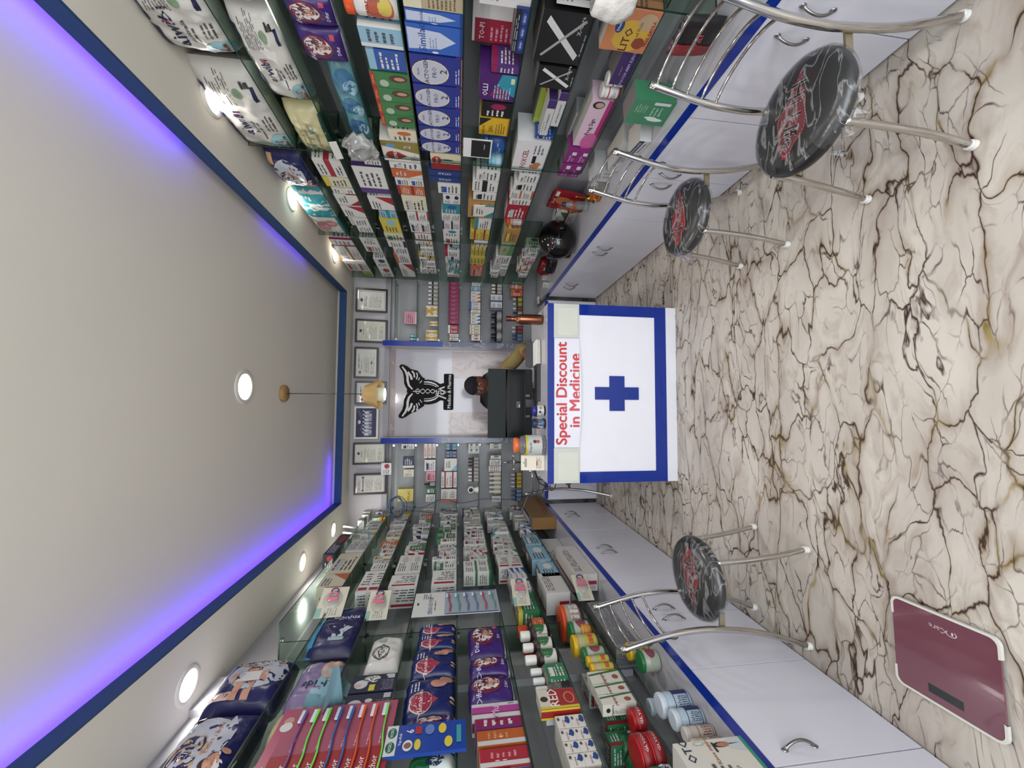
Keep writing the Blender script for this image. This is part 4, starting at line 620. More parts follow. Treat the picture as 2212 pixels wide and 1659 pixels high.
row('R', 5, '-40,30,.19,flap,.15; 34,150,.21,topi,.13,1,1,.10; 20,118,.05,dure,.085,1,1,.0; 152,168,.12,vm1,.1; 170,228,.17,olli,.13; 230,262,.15,dm4,.12; 264,300,.155,avil,.13; 316,348,.12,bjar,.1; 350,374,.08,cyan,.1; 376,396,.15,we6,.12; 397,420,.17,wd5,.13,1,1; 421,438,.16,wd6,.12; 440,476,.19,ke6,.14; 448,470,.15,wt3,.1,1,1,-.0; 478,500,.13,wt1,.12')
row('R', 5, '502,522,.08,yr5,.1,1,2; 526,537,.04,wr6,.12,1,3; 538,556,.035,yd0,.12,1,4; 557,574,.035,yg6,.12,1,4; 578,600,.13,or6,.12')
row('R', 6, '-30,28,.16,flap,.15; 38,150,.20,xcor,.15; 152,194,.17,xcor,.14,1,1,0,8; 200,275,.04,abdo,.08,1,1,0; 300,306,.1,bn6,.1; 312,378,.19,foxc,.16; 384,400,.13,we6,.12; 401,418,.15,wd6,.12; 419,434,.08,wo0,.1,1,2; 436,448,.15,wp6,.12; 449,478,.16,re6,.12; 480,498,.13,ojar,.1; 500,528,.13,ky6,.12; 530,556,.13,eno,.1; 557,574,.15,we6,.12')
row('R', 6, '194,304,.115,oliv,.14,1,1,.09'); place('R', 6, 1.87, .24, .04, .08, 'sacr', .004, .042)
fill('R', 6, 575, 603, 'we6 we4 wr6 we1', .12, .16, 33)
row('R', 7, '24,116,.19,lito,.11,1,1,-.005; 118,192,.075,puch,.13; 122,178,.045,clrb,.1,1,1,.13; 180,203,.085,roll,.09; 204,228,.085,roll,.09; 230,330,.11,preg,.10,1,1,.03; 332,358,.065,preu,.09,1,2; 360,388,.065,preu,.09,1,2; 300,352,.12,clrb,.09,1,1,.14')
fill('R', 7, 538, 604, 'we6 wr6 wm1 pw6 wg4 we1 cr5', .08, .14, 34, rows=3)
# ---- left wall (y grows toward the camera)
fill('L', 0, 1095, 1120, 'we6 ce6', .05, .07, 40)
row('L', 0, '1150,1195,.10,dr4,.12')
fill('L', 1, 1092, 1150, 'we6 ca1 wn4 yr5', .10, .15, 41); row('L', 1, '1162,1186,.08,we6,.14,1,2; 1190,1232,.18,ce6,.15; 1234,1262,.17,co7,.15')
row('L', 1, '1400,1498,.30,mamx,.16; 1505,1690,.27,mamy,.17')
row('L', 2, '1292,1385,.26,geni,.14; 1402,1510,.205,epak,.16; 1514,1560,.2,cbag,.14; 1600,1660,.2,cbag,.14,1,1,.03')
fill('L', 2, 1092, 1225, 'we6 wr0 wn6 yw5 we1 wr6 cr6 ow4 wb3', .10, .16, 42); row('L', 2, '1228,1274,.07,wr8,.15,1,2')
fill('L', 3, 1090, 1190, 'we6 wn7 wr7 ow2 we1 wb6 gw1 we4', .10, .17, 43); row('L', 3, '1194,1232,.09,we4,.14,1,2; 1236,1262,.19,wr8,.14')
row('L', 3, '1358,1432,.17,mea,.10; 1436,1470,.17,mea,.10; 1446,1484,.19,pull,.09; 1486,1530,.19,pull,.09')
row('L', 4, '1336,1356,.2,mama,.07; 1357,1385,.2,mama,.07; 1386,1440,.21,mama,.08; 1442,1524,.215,mama,.09; 1530,1556,.17,difu,.07; 1605,1650,.16,cott,.09; 1560,1600,.15,difu,.07')
fill('L', 4, 1088, 1222, 'we6 wr6 wn4 we5 gw0 wt7 wb4 wr1 wg1 we8', .11, .18, 44, rows=3); row('L', 4, '1226,1258,.17,wr8,.13')
fill('L', 5, 1086, 1204, 'we6 wr7 wn7 wy2 wm6 we1 wb2 wg0 wv1', .11, .19, 45, rows=3); row('L', 5, '1206,1230,.10,wg0,.10,2,2')
row('L', 5, '1338,1400,.19,difu,.08; 1404,1440,.19,difu,.08; 1442,1500,.20,difu,.09; 1506,1536,.19,vwas,.07; 1538,1560,.18,mv2,.09; 1562,1594,.175,oran,.09; 1600,1640,.17,redb,.10; 1645,1690,.16,vw2,.1')
fill('L', 6, 1086, 1195, 'bmag we6 wr6 wv2 we1 we5 wg7 wd0 wt4', .10, .18, 46, rows=3); row('L', 6, '1197,1220,.09,wr8,.12,1,2; 1222,1246,.04,wb7,.11,1,3; 1250,1266,.13,wr8,.1')
row('L', 6, '1272,1312,.13,gy1,.12,1,1,.02; 1318,1345,.15,honi,.1; 1346,1368,.14,honi,.1,1,1,.06; 1338,1362,.15,ser,.1,1,1,.0; 1366,1388,.155,ser,.1,1,1,.0; 1390,1414,.16,ser,.1,1,1,.0; 1418,1436,.15,haro,.1; 1438,1456,.15,haro,.1; 1458,1474,.15,haro,.1; 1430,1462,.09,gw6,.05,1,1,.0')
row('L', 6, '1478,1520,.135,sens,.06,2; 1484,1526,.16,dred,.04,1,1,-.0; 1534,1560,.055,calc,.09,1,2; 1562,1586,.055,calc,.09,1,2; 1588,1612,.055,calc,.09,1,2; 1614,1640,.055,calc,.09,1,2; 1650,1690,.14,rg4,.12')
fill('L', 7, 1086, 1150, 'we6 wr6 we1 cr5 wb7', .08, .14, 47); row('L', 7, '1152,1172,.14,aw6,.12; 1176,1205,.15,aw4,.12; 1210,1240,.13,aw4,.11; 1232,1275,.16,tall,.14')
row('L', 7, '1284,1322,.115,ojar,.1; 1326,1348,.11,gjar,.1; 1352,1378,.13,yjar,.1; 1336,1352,.05,oran3,.05; 1354,1372,.05,oran3,.05; 1380,1398,.10,gjar,.1,1,1,.05; 1382,1400,.11,gjar,.1; 1402,1416,.11,yjar,.1; 1418,1432,.11,yjar,.1; 1434,1448,.11,yjar,.1; 1396,1430,.06,wr6,.08,1,2,.12')
row('L', 7, '1440,1464,.145,papa,.045; 1466,1486,.145,papa,.045; 1488,1510,.145,papa,.045; 1476,1506,.06,gr2,.1,1,2,.10; 1512,1540,.07,gr2,.1,1,2,.11; 1512,1550,.1,cott,.08,1,1,.10; 1553,1590,.1,cott,.08,1,1,.10; 1592,1628,.1,cott,.08,1,1,.10; 1632,1670,.1,cott,.08')
row('L', 7, '1553,1628,.045,redt,,1,2,-.0; 1512,1550,.05,redt,,1,1,.0'); row('L', 8, '1655,1780,.245,doct,.08,1,1,-.10; 1148,1226,.19,flap,.12,1,1,.06; 1196,1262,.155,tall,.11,1,1,-.065; 1092,1146,.23,qart,.11,1,1,-.12; 1283,1380,.13,bdg,.10,1,1,.04; 1384,1406,.10,yjar,.1,1,1,-.02; 1410,1438,.09,gjar,.1,1,1,-.04; 1468,1490,.13,cytn,.1,1,1,.05; 1492,1528,.13,cytn,.1,1,1,-.03; 1530,1562,.12,cytn,.1,1,1,-.03; 1566,1590,.115,pktn,.1,1,1,-.02; 1592,1618,.115,pktn,.1,1,1,-.02; 1620,1650,.115,pktn,.1,1,1,-.02')
# ---- back wall
row('B', 2, '669,697,.15,pw0,.05,1,1,.1; 722,728,.07,tw6,.04; 729,735,.07,tw6,.04; 959,970,.14,wd6,.04; 987,1011,.12,nw2,.08; 1014,1030,.11,ce4,.08; 1056,1084,.17,bifi,.09')
row('B', 1, '1000,1026,.11,wr4,.08'); row('B', 3, '606,658,.11,s1,.05,6; 606,652,.08,s1,.05,5,1,.07; 660,684,.065,yell,.06,1,2; 662,676,.06,yell,.05,1,1,.0; 694,704,.09,yell,.07; 713,736,.13,yell,.07,2; 958,990,.045,wo1,.08,1,3; 993,1018,.12,wn6,.08; 1018,1040,.1,pr6,.08; 1042,1052,.12,s2,.05; 1054,1066,.1,gw6,.08; 1068,1084,.1,we6,.08')
row('B', 4, '608,700,.12,magn,.08,10; 702,720,.12,rw1,.08,2; 721,728,.1,wp6,.08; 729,736,.1,wo6,.08; 958,972,.13,tv5,.08,2; 974,988,.13,vt5,.08,2; 990,1018,.14,wa3,.09; 1019,1054,.085,wr5,.1,1,2; 1056,1084,.085,wo2,.1,1,2')
row('B', 5, '609,618,.1,we6,.08; 619,628,.11,ae5,.08; 629,652,.11,wo3,.08,3; 653,668,.13,wb1,.08,2; 669,676,.11,wy4,.08; 677,700,.11,wb3,.08,3; 701,722,.12,cw6,.08,3; 723,736,.1,wr4,.08,2; 958,980,.06,wg4,.08,2,2; 988,1010,.12,s2,.05,3; 1011,1042,.12,s1,.05,4')
row('B', 6, '612,634,.12,s1,.05,3; 636,668,.065,wb2,.09,2,2; 669,736,.12,s2,.05,3; 682,736,.12,s4,.05,5,1,.07; 669,705,.11,s5,.05,3,1,.13; 958,970,.13,wg4,.08,2; 984,992,.12,wg4,.08; 993,1006,.13,we6,.08; 1007,1019,.14,wp6,.08,2; 1020,1068,.13,s8,.05,5; 1072,1084,.1,we6,.08')
row('B', 7, '609,614,.12,we6,.08; 615,624,.14,oe5,.08; 625,640,.13,or4,.08; 641,650,.11,s6,.05; 651,660,.11,s5,.05; 661,670,.11,s3,.05; 671,680,.11,s2,.05; 681,690,.11,s2,.05; 703,720,.12,s3,.05,2; 721,736,.12,s7,.05,2; 1022,1056,.12,s6,.05,4; 1058,1084,.12,s7,.05,3')
row('B', 8, '958,1010,.1,we6,.1,2'); row('B', 8, '640,655,.03,wr0,.1')
flush()
# ================================================================ DESK
t = thing('reception_desk', 'white reception desk with blue frame and blue cross panel', 'desk', T(.08, 2.608, 0))
x0, x1 = -.617, .617
obj('body', MB().box(x0+.01, x1-.01, .012, .58, .0, .905, mat('c9c9d0', .4)), t)
mb = MB(); mb.box(x0, x1, 0, .012, .075, .16, BLUE); mb.box(x0, x0+.075, 0, .012, .16, .90, BLUE); mb.box(x1-.075, x1, 0, .012, .16, .90, BLUE); mb.box(x0+.075, x1-.075, 0, .012, .72, .90, BLUE); obj('blue_frame', mb, t)
obj('front_panel', MB().box(x0+.075, x1-.075, .004, .012, .16, .72, mat('e4e4ea', .35)), t)
obj('kick_board', MB().box(x0, x1, -.001, .012, 0, .075, mat('dedee4', .4)), t)
obj('desktop', MB().box(x0, x1, 0, .60, .905, .94, LEDGE), t); obj('edge_band', MB().box(x0, x1, -.002, 0, .898, .942, BLUE), t)
cx = -.003; mb = MB(); mb.prism([(cx-.044, .285), (cx+.044, .285), (cx+.044, .39), (cx+.122, .39), (cx+.122, .50), (cx+.044, .50), (cx+.044, .605), (cx-.044, .605), (cx-.044, .50), (cx-.122, .50), (cx-.122, .39), (cx-.044, .39)], -.002, .004, BLUE); obj('blue_cross', mb, t)
bn = thing('paper_banner', 'white paper banner with red discount lettering taped across the desk front', 'banner', T(.08, 2.608, 0))
mb = MB(); n = 30
vs_ = []; 
for i in range(n+1):
    for j in range(7):
        u = i/n; v = j/6; curl = (1-v)**2*(.004+.012*sin(pi*u)**2*(1+.3*sin(9*u))); vs_.append((-.375+.75*u, -.005-curl, .722+.174*v-.012*(1-v)*sin(pi*u)))
mb.add(vs_, [(i*7+j, (i+1)*7+j, (i+1)*7+j+1, i*7+j+1) for i in range(n) for j in range(6)], mat('dcdce4', .35), True); obj('printed_sheet', mb, bn)
def clip_text(s, cxx, cz, size, zmin, width, y):
    tx, fs, wd = text_tris(s, 2); k = width/wd; bm = bmesh.new()
    for qa, qb in ((0, 0), (.0028, 0), (-.0028, 0), (0, .0022), (0, -.0022)):
        vv = [bm.verts.new((cxx+a*k+qa, y, cz+b*k*size+qb)) for a, b in tx]
        for f in fs:
            try: bm.faces.new([vv[i] for i in f])
            except ValueError: pass
    bmesh.ops.bisect_plane(bm, geom=bm.verts[:]+bm.edges[:]+bm.faces[:], plane_co=(0, y, zmin), plane_no=(0, 0, -1), clear_outer=True)
    me = bpy.data.meshes.new('lettering')
    for v in bm.verts:
        vv_ = max(0, min(1, (v.co.z-.722)/.174)); u = (v.co.x+.375)/.75; v.co.y = -.0064-(1-vv_)**2*(.004+.012*sin(pi*u)**2*(1+.3*sin(9*u)))
    bm.to_mesh(me); bm.free(); me.materials.append(mat('c3242c', .4)); return me
link('lettering', clip_text('Special Discount', -.005, .842, 1.0, .7, .70, -.0062), None, bn)
link('lettering', clip_text('in Medicine', .015, .748, 1.0, .722, .50, -.0062), None, bn)
for q, (a, b_) in enumerate(((x0+.002, -.377), (.377, x1-.002))):
    sh = obj('tape_sheet', MB().box(a, b_, -.004, -.002, .718, .898, mat('c5c8be', .25, 0, 0, .5, 0, .06, 9)), bn)
    fm = MB(); fm.box(a+.02, b_-.03, -.0055, -.0045, .73, .87, mat('cfd2c4', .15, 0, 0, .6, 0, .05, 14, .3, 12)); obj('tape', fm, sh)
# things on the desk
def lathe_thing(name, label, cat, loc, parts, seg=28):
    t = thing(name, label, cat, T(*loc))
    for nm, prof, m in parts: obj(nm, MB().lathe(prof, m, seg), t)
    return t
cop = mat('8a5a44', .22, .9, 0, .5)
b = thing('water_bottle', 'tall copper coloured metal water bottle with fluted sides', 'bottle', T(.615, 2.775, .9412))
mb = MB(); N = 48; prof = [(.030, 0), (.036, .004), (.0375, .02), (.0375, .155), (.036, .172), (.028, .19), (.018, .202), (.0165, .228), (.0165, .232)]
vs_ = [((r*(1-(.025*(k % 2) if .02 < z < .16 else 0)))*cos(2*pi*k/N), (r*(1-(.025*(k % 2) if .02 < z < .16 else 0)))*sin(2*pi*k/N), z) for r, z in prof for k in range(N)]
mb.add(vs_, [(i*N+k, i*N+(k+1) % N, (i+1)*N+(k+1) % N, (i+1)*N+k) for i in range(len(prof)-1) for k in range(N)]+[tuple(range(N-1, -1, -1))], cop, True); obj('body', mb, b)
obj('cap', MB().lathe([(.019, .232), (.0195, .236), (.0195, .266), (.017, .27)], mat('5a2c24', .3, .6), 28), b)
j = thing('lozenge_jar', 'large clear jar of brown lozenges with an orange lid', 'jar', T(-.285, 2.705, .9412))
obj('body', MB().lathe([(.064, 0), (.070, .006), (.070, .135), (.062, .168), (.044, .182), (.044, .186)], CLEAR, 32), j)
L_ = MB(); rnd = random.Random(8)
for i in range(170):
    a = rnd.uniform(0, 2*pi); r = .063*sqrt(rnd.random()); L_.sphere((r*cos(a), r*sin(a), rnd.uniform(.012, .155)), (.0095, .0095, .005), mat(rnd.choice(['5a1c14', '7a3020', '9a8878', '4a1810']), .3), 6)
o = obj('lozenges', L_, j); o['kind'] = 'stuff'
obj('lid', MB().lathe([(.049, .186), (.052, .189), (.052, .212), (.049, .215)], mat('d8662c', .35), 36), j)
lb = MB(); S = lambda f, u, v, o: ((.0712+o)*cos(-pi*.92+u/.2*pi*.84), (.0712+o)*sin(-pi*.92+u/.2*pi*.84), .03+v)
lb.draw(S, dict(F=.2), dict(F=.112), [('r', F, 0, 0, 1, 1, 'c8ccca'), ('p', F, [(.5, .9), (1, .9), (1, 0), (.62, 0), (.62, .12), (.76, .3)], 'd05c1c'), ('r', F, 0, .86, 1, 1, 'd8c83a'), ('t', F, .42, .72, .22, 'Strepsils', '2a2c34'), ('e', F, .66, .36, .13, .22, 'c9c6c2'), ('e', F, .66, .45, .06, .12, '3a3c40'), ('e', F, .66, .27, .06, .12, 'c9501c')], 1, 12); obj('label', lb, j)
def gumjar(x, y, lid, lab, label, h=.085, r=.036):
    j = thing('small_jar', label, 'jar', T(x, y, .9412)); obj('body', MB().lathe([(r*.9, 0), (r, .004), (r, h*.7), (r*.85, h*.78)], see_through('jar_plastic', 'c8ccd0', 1, .05, .3, '3a3c44'), 28), j)
    obj('lid', MB().lathe([(r*.9, h*.78), (r*.94, h*.8), (r*.94, h), (r*.88, h+.002)], mat(lid, .35), 28), j)
    lb = MB(); S = lambda f, u, v, o: ((r+.0008+o)*cos(-pi*.9+u/.1*pi*.8), (r+.0008+o)*sin(-pi*.9+u/.1*pi*.8), .012+v); lb.draw(S, dict(F=.1), dict(F=h*.55), lab, 1, 10); obj('label', lb, j)
gumjar(-.045, 2.70, '2c2a8a', [('r', F, 0, 0, 1, 1, 'd4d4d4'), ('e', F, .4, .6, .1, .2, '2a2c34'), ('r', F, .6, .3, .8, .7, 'b09468'), ('l', F, .1, .1, .5, .4, 2, '333333')], 'small dark jar with violet lid and white label')
gumjar(-.135, 2.69, '1c2c50', [('p', F, [(0, .5), (.3, 1), (.7, .8), (1, 1), (1, .3), (.6, 0), (.2, .1)], 'c8d4dc'), ('e', F, .6, .3, .2, .2, '3a84c0'), ('l', F, .3, .4, .7, .6, 2, '4a4c54')], 'small clear jar with dark blue lid and cloud shaped label')
q = thing('payment_stand', 'cream cardboard payment stand beside the lozenge jar', 'sign', T(-.41, 2.70, .9412, 0, -8)); mb = MB(); mb.box(-.052, .052, 0, .004, 0, .165, mat('d8d2be', .5)); mb.draw(lambda f, u, v, o: (-.052+u, -o, v), dict(F=.104), dict(F=.165), [('e', F, .5, .88, .08, .03, 'a8a498'), ('l', F, .12, .12, .9, .36, 4, '8a6a60'), ('r', F, .3, .3, .6, .36, 'b05058')], 2); obj('front_card', mb, q)
obj('back_leg', MB().box(-.03, .03, .0, .003, 0, .15, mat('a8a290', .6), T(0, .05, 0, 0, 22)), q)
# phone holder with clamp
h = thing('phone_holder', 'black clamp phone holder on thin tripod behind the payment stand', 'holder', T(-.43, 2.88, .9412))
mb = MB(); mb.tube([(0, 0, 0), (0, 0, .20)], .006, BLACK, 8); mb.tube([(-.05, -.04, 0), (0, 0, .05), (.05, -.04, 0)], .004, BLACK, 6); mb.tube([(0, 0, .05), (0, .06, 0)], .004, BLACK, 6); obj('tripod', mb, h)
mb = MB(); mb.box(-.012, .012, -.012, .012, .17, .23, BLACK); mb.box(-.04, .04, -.006, .008, .185, .20, BLACK); mb.tube([(-.045, -.01, .192), (.045, -.01, .192)], .004, CHROME, 8); mb.sphere((-.048, -.01, .192), .011, CHROME, 10); mb.sphere((.048, -.01, .192), .011, CHROME, 10); mb.tube([(0, 0, .23), (0, 0, .275)], .005, CHROME, 8); obj('clamp', mb, h)
# monitor
MG = mat('1a1c1c', .55, 0, 0, .2); m_ = thing('computer_monitor', 'large dark grey computer monitor seen from behind on the desk', 'monitor', T(.005, 3.02, .9412))
mb = MB(); mb.box(-.268, .268, .004, .012, .03, .375, mat('242827', .6, 0, 0, .2)); mb.box(-.264, .264, .0, .004, .222, .372, mat('242827', .6, 0, 0, .2)); obj('frame', mb, m_)
mb = MB(); n = 24; vs_ = []
for i in range(n+1):
    u = -1+2*i/n; b = .038*(1-u**4)**.5+.004
    for z, k in ((.085, .8), (.1, 1), (.19, 1), (.22-.03*u*u*0, .7), (.236-.012*abs(u)**2, 0)): vs_.append((.262*u, -b*k, z))
mb.add(vs_, [(i*5+j, (i+1)*5+j, (i+1)*5+j+1, i*5+j+1) for i in range(n) for j in range(4)]+[tuple(i*5 for i in range(n+1))], MG, True); mb.box(-.262, .262, 0, .004, .05, .236, MG); obj('back_shell', mb, m_)
mb = MB(); mb.box(-.035, .015, -.046, -.0425, .13, .16, mat('17191a', .4)); mb.box(-.03, -.01, -.047, -.046, .133, .140, mat('b8bab8', .4)); obj('rating_label', mb, m_)
obj('port_strip', MB().box(-.26, .26, -.014, .0, .03, .085, mat('1c1f1f', .6, 0, 0, .2)), m_)
mb = MB(); mb.box(-.03, .03, -.03, -.01, .0, .10, BLACK); obj('stand_neck', mb, m_); obj('stand_base', MB().box(-.10, .12, -.07, .07, 0, .012, BLACK), m_)
for k in (-.10, .06): obj('plug', MB().box(k-.008, k+.008, -.02, -.004, .05, .085, mat('55585a', .4)).tube([(k, -.012, .05), (k+.01, -.02, .03), (k+.03, -.03, .012), (k+.05, -.01, .004)], .0025, BLACK, 6), m_)
kb = thing('keyboard', 'black keyboard lying before the monitor', 'keyboard', T(.17, 2.90, .9412)); obj('case', MB().box(-.15, .15, -.06, .06, 0, .018, BLACK), kb)
mb = MB(); [mb.box(-.145+i*.0193, -.128+i*.0193, -.052+j*.021, -.036+j*.021, .018, .025, mat('232426', .4)) for i in range(15) for j in range(5)]; obj('keys', mb, kb)
bk = thing('ledger_book', 'thick white paged ledger lying open under the tablet', 'book', T(.385, 2.89, .9412, 4)); obj('pages', MB().box(-.09, .09, -.06, .07, .003, .03, mat('cfc9ba', .8, 0, 0, .2, 0, .1, 60)), bk); obj('cover', MB().box(-.093, .093, -.062, .073, 0, .003, mat('3a2c28', .5)).box(-.09, .09, -.062, .07, .03, .034, mat('dcdcda', .5)), bk)
tb = thing('tablet', 'black tablet leaning on the ledger', 'tablet', T(.39, 3.00, .9412, 0, -16)); obj('case', MB().box(-.10, .10, 0, .008, .012, .085, mat('0c0d0e', .3)), tb); obj('stand', MB().box(-.1, .1, .008, .04, .0, .02, BLACK), tb)
# ================================================================ PERSON AND OFFICE CHAIR
def skin(name, verts, edges, radii, m, parent, sub=2, M=None):
    me = bpy.data.meshes.new(name); me.from_pydata(verts, edges, []); o = bpy.data.objects.new(name, me); COL.objects.link(o)
    md = o.modifiers.new('s', 'SKIN'); md.use_smooth_shade = True
    for i, r in enumerate(radii): me.skin_vertices[0].data[i].radius = (r, r) if not isinstance(r, tuple) else r
    me.skin_vertices[0].data[0].use_root = True
    s2 = o.modifiers.new('b', 'SUBSURF'); s2.levels = sub; s2.render_levels = sub
    bpy.context.view_layer.update(); m2 = bpy.data.meshes.new_from_object(o.evaluated_get(bpy.context.evaluated_depsgraph_get())); bpy.data.objects.remove(o)
    m2.materials.clear(); m2.materials.append(m)
    for p in m2.polygons: p.use_smooth = True
    return link(name, m2, M, parent)
SKN = mat('6e4434', .5, 0, 0, .4, 0, .08, 14); KH = mat('7c6c46', .85, 0, 0, .2, 0, .08, 20, .2, 30)
pr = thing('person', 'seated person in khaki shirt and dark cap behind the monitor', 'person', T(.16, 3.56, 0))
V = [(0, .06, .50), (0, .06, .66), (0, .05, .84), (0, .02, 1.02), (0, 0, 1.12), (0, -.01, 1.20), (0, -.03, 1.27), (.17, .01, 1.10), (.28, -.06, 1.00), (.34, -.16, .975), (.28, -.28, .972), (.21, -.36, .968), (-.17, .01, 1.10), (-.24, -.03, .98), (-.25, -.10, .972), (-.14, -.26, .965), (-.06, -.32, .965), (.1, -.1, .52), (.12, -.32, .50), (.12, -.33, .08), (-.1, -.1, .52), (-.12, -.32, .50), (-.12, -.33, .08), (.12, -.42, .05), (-.12, -.42, .05)]
Ee = [(0, 1), (1, 2), (2, 3), (3, 4), (4, 5), (5, 6), (4, 7), (7, 8), (8, 9), (9, 10), (10, 11), (4, 12), (12, 13), (13, 14), (14, 15), (15, 16), (0, 17), (17, 18), (18, 19), (19, 23), (0, 20), (20, 21), (21, 22), (22, 24)]
R_ = [.15, .15, .14, .155, .12, .056, .052, .062, .056, .048, .038, .030, .062, .056, .048, .038, .030, .09, .07, .045, .09, .07, .045, .035, .035]
body = skin('body', V, Ee, R_, SKN, pr)
skin('shirt', [V[i] for i in (0, 1, 2, 3, 4, 7, 8, 9, 10, 12, 13, 14)]+[(0, -.004, 1.165)], [(0, 1), (1, 2), (2, 3), (3, 4), (4, 5), (5, 6), (6, 7), (7, 8), (4, 9), (9, 10), (10, 11), (4, 12)], [.163, .163, .155, .17, .132, .076, .071, .064, .052, .076, .071, .064, .072], KH, pr)
skin('trousers', [V[i] for i in (0, 17, 18, 19, 20, 21, 22)], [(0, 1), (1, 2), (2, 3), (0, 4), (4, 5), (5, 6)], [.166, .10, .082, .06, .10, .082, .06], mat('26282e', .9), pr)
for k in (-1, 1): skin('shoe', [(k*.12, -.30, .04), (k*.12, -.37, .04), (k*.12, -.47, .03)], [(0, 1), (1, 2)], [.045, .048, .035], BLACK, pr)
for hx, hy, sg in ((.21, -.36, -1), (-.06, -.32, 1)):      # hands: palm, four bent fingers of unequal length and a side thumb
    VV = [(0, 0, 0), (sg*.02, -.03, 0), (sg*.035, -.062, -.002)]; EE = [(0, 1), (1, 2)]; RR = [.026, (.032, .016), (.03, .013)]
    for i, (dx, ln) in enumerate(((-.03, .062), (-.011, .072), (.009, .068), (.028, .052))):
        b0 = len(VV); VV += [(sg*.035+dx, -.07, -.002), (sg*.037+dx*1.1, -.07-ln*.45, .004), (sg*.038+dx*1.1, -.07-ln*.8, -.004), (sg*.038+dx*1.1, -.07-ln, -.014)]
        EE += [(2, b0), (b0, b0+1), (b0+1, b0+2), (b0+2, b0+3)]; RR += [.010, .0088, .008, .0065]
    b0 = len(VV); VV += [(sg*.02-sg*.038, -.035, -.004), (sg*.02-sg*.055, -.062, -.008), (sg*.02-sg*.06, -.085, -.012)]; EE += [(1, b0), (b0, b0+1), (b0+1, b0+2)]; RR += [.013, .010, .008]
    skin('hand', VV, EE, RR, SKN, pr, 2, T(hx, hy, .972))
# head: one deformed surface with brow, nose, lips, chin and ears
hd = MB(); nu, nv = 48, 40; vs_ = []
def gz(a, b, s): return exp(-(a*a)/(2*s*s)-(b*b)/(2*s*s))
for j in range(nv+1):
    ph = pi*j/nv
    for i in range(nu):
        th = 2*pi*i/nu; x = sin(ph)*cos(th); y = sin(ph)*sin(th); z = cos(ph)
        px, py, pz = .076*x, .097*y, .118*z
        if z < 0: px *= 1-.28*(-z)**1.5; py = py*(1-.12*(-z)) - .008*(-z)
        if y < 0:
            py -= .026*exp(-(px/.011)**2)*exp(-((pz+.014)/.022)**2)          # nose
            py -= .008*exp(-(px/.008)**2)*exp(-((pz-.02)/.022)**2)
            py -= .009*exp(-(px/.022)**2)*exp(-((pz+.05)/.008)**2)           # lips
            py -= .006*exp(-(px/.05)**2)*exp(-((pz-.036)/.009)**2)           # brow
            py += .010*exp(-((abs(px)-.032)/.014)**2)*exp(-((pz-.016)/.011)**2)  # eye sockets
            py -= .010*exp(-(px/.02)**2)*exp(-((pz+.095)/.014)**2)           # chin
        vs_.append((px, py, pz))
hd.add(vs_, [(j*nu+i, (j+1)*nu+i, (j+1)*nu+(i+1) % nu, j*nu+(i+1) % nu) for j in range(nv) for i in range(nu)], SKN, True)
for k in (-1, 1): hd.sphere((k*.079, .004, -.004), (.009, .020, .031), SKN, 12)
MH = T(0, -.055, 1.365, -14, 14, 4); hdo = obj('head', hd, pr, MH)
e = MB(); [e.sphere((k*.031, -.078, .016), .0125, mat('8f8780', .3), 12) for k in (-1, 1)]; [e.sphere((k*.031, -.088, .013), .0062, mat('140c08', .2), 10) for k in (-1, 1)]; obj('eyes', e, hdo)
e = MB(); [e.tube([(k*.014, -.101, .036), (k*.031, -.101, .042), (k*.05, -.086, .036)], [.003, .004, .002], mat('120c0a', .8), 6) for k in (-1, 1)]; obj('eyebrows', e, hdo)
obj('lips', MB().tube([(-.024, -.095, -.052), (-.01, -.107, -.049), (.01, -.107, -.049), (.024, -.095, -.052)], [.003, .006, .006, .003], mat('54302a', .5), 8), hdo)
c = MB(); vs_ = []
for j in range(13):
    ph = pi*.5*j/12
    for i in range(36): th = 2*pi*i/36; vs_.append((.084*sin(ph)*cos(th), .004+.107*sin(ph)*sin(th), .045+.082*cos(ph)))
c.add(vs_, [(j*36+i, (j+1)*36+i, (j+1)*36+(i+1) % 36, j*36+(i+1) % 36) for j in range(12) for i in range(36)], mat('17141a', .9, 0, 0, .2, 0, .5, 60), True); obj('cap', c, hdo)
hh = MB(); hh.sphere((0, .012, .01), (.081, .101, .085), mat('120d0c', .9), 20, Matrix.Translation((0, .012, 0))); obj('hair', hh, hdo)
ch = thing('office_chair', 'black padded office chair behind the seated person', 'chair', T(.13, 3.86, 0))
mb = MB(); n = 20; vs_ = []
for s in (-1, 1):
    for j in range(n+1):
        z = -1+2*j/n
        for i in range(n+1):
            x = -1+2*i/n; w_ = (1-abs(z)**5*.45); vs_.append((.205*x*w_, .02*s*(1-abs(x)**4)*(1-abs(z)**4)+.03*x*x*-1, 1.03+.30*z))
k0 = (n+1)**2
mb.add(vs_, [(j*(n+1)+i, j*(n+1)+i+1, (j+1)*(n+1)+i+1, (j+1)*(n+1)+i) for j in range(n) for i in range(n)]+[(k0+j*(n+1)+i, k0+(j+1)*(n+1)+i, k0+(j+1)*(n+1)+i+1, k0+j*(n+1)+i+1) for j in range(n) for i in range(n)], mat('171516', .35, 0, 0, .5), True); obj('backrest', mb, ch)
obj('seat', MB().box(-.24, .24, -.46, 0, .36, .43, mat('171516', .4)), ch); obj('column', MB().tube([(0, -.22, .08), (0, -.22, .36)], .025, CHROME), ch)
for k in range(5): a = 2*pi*k/5; obj('leg', MB().tube([(0, -.22, .08), (.26*cos(a), -.22+.26*sin(a), .03)], .016, BLACK), ch)
obj('back_post', MB().tube([(0, -.1, .38), (0, .04, .45), (0, .035, .9)], .018, BLACK), ch)
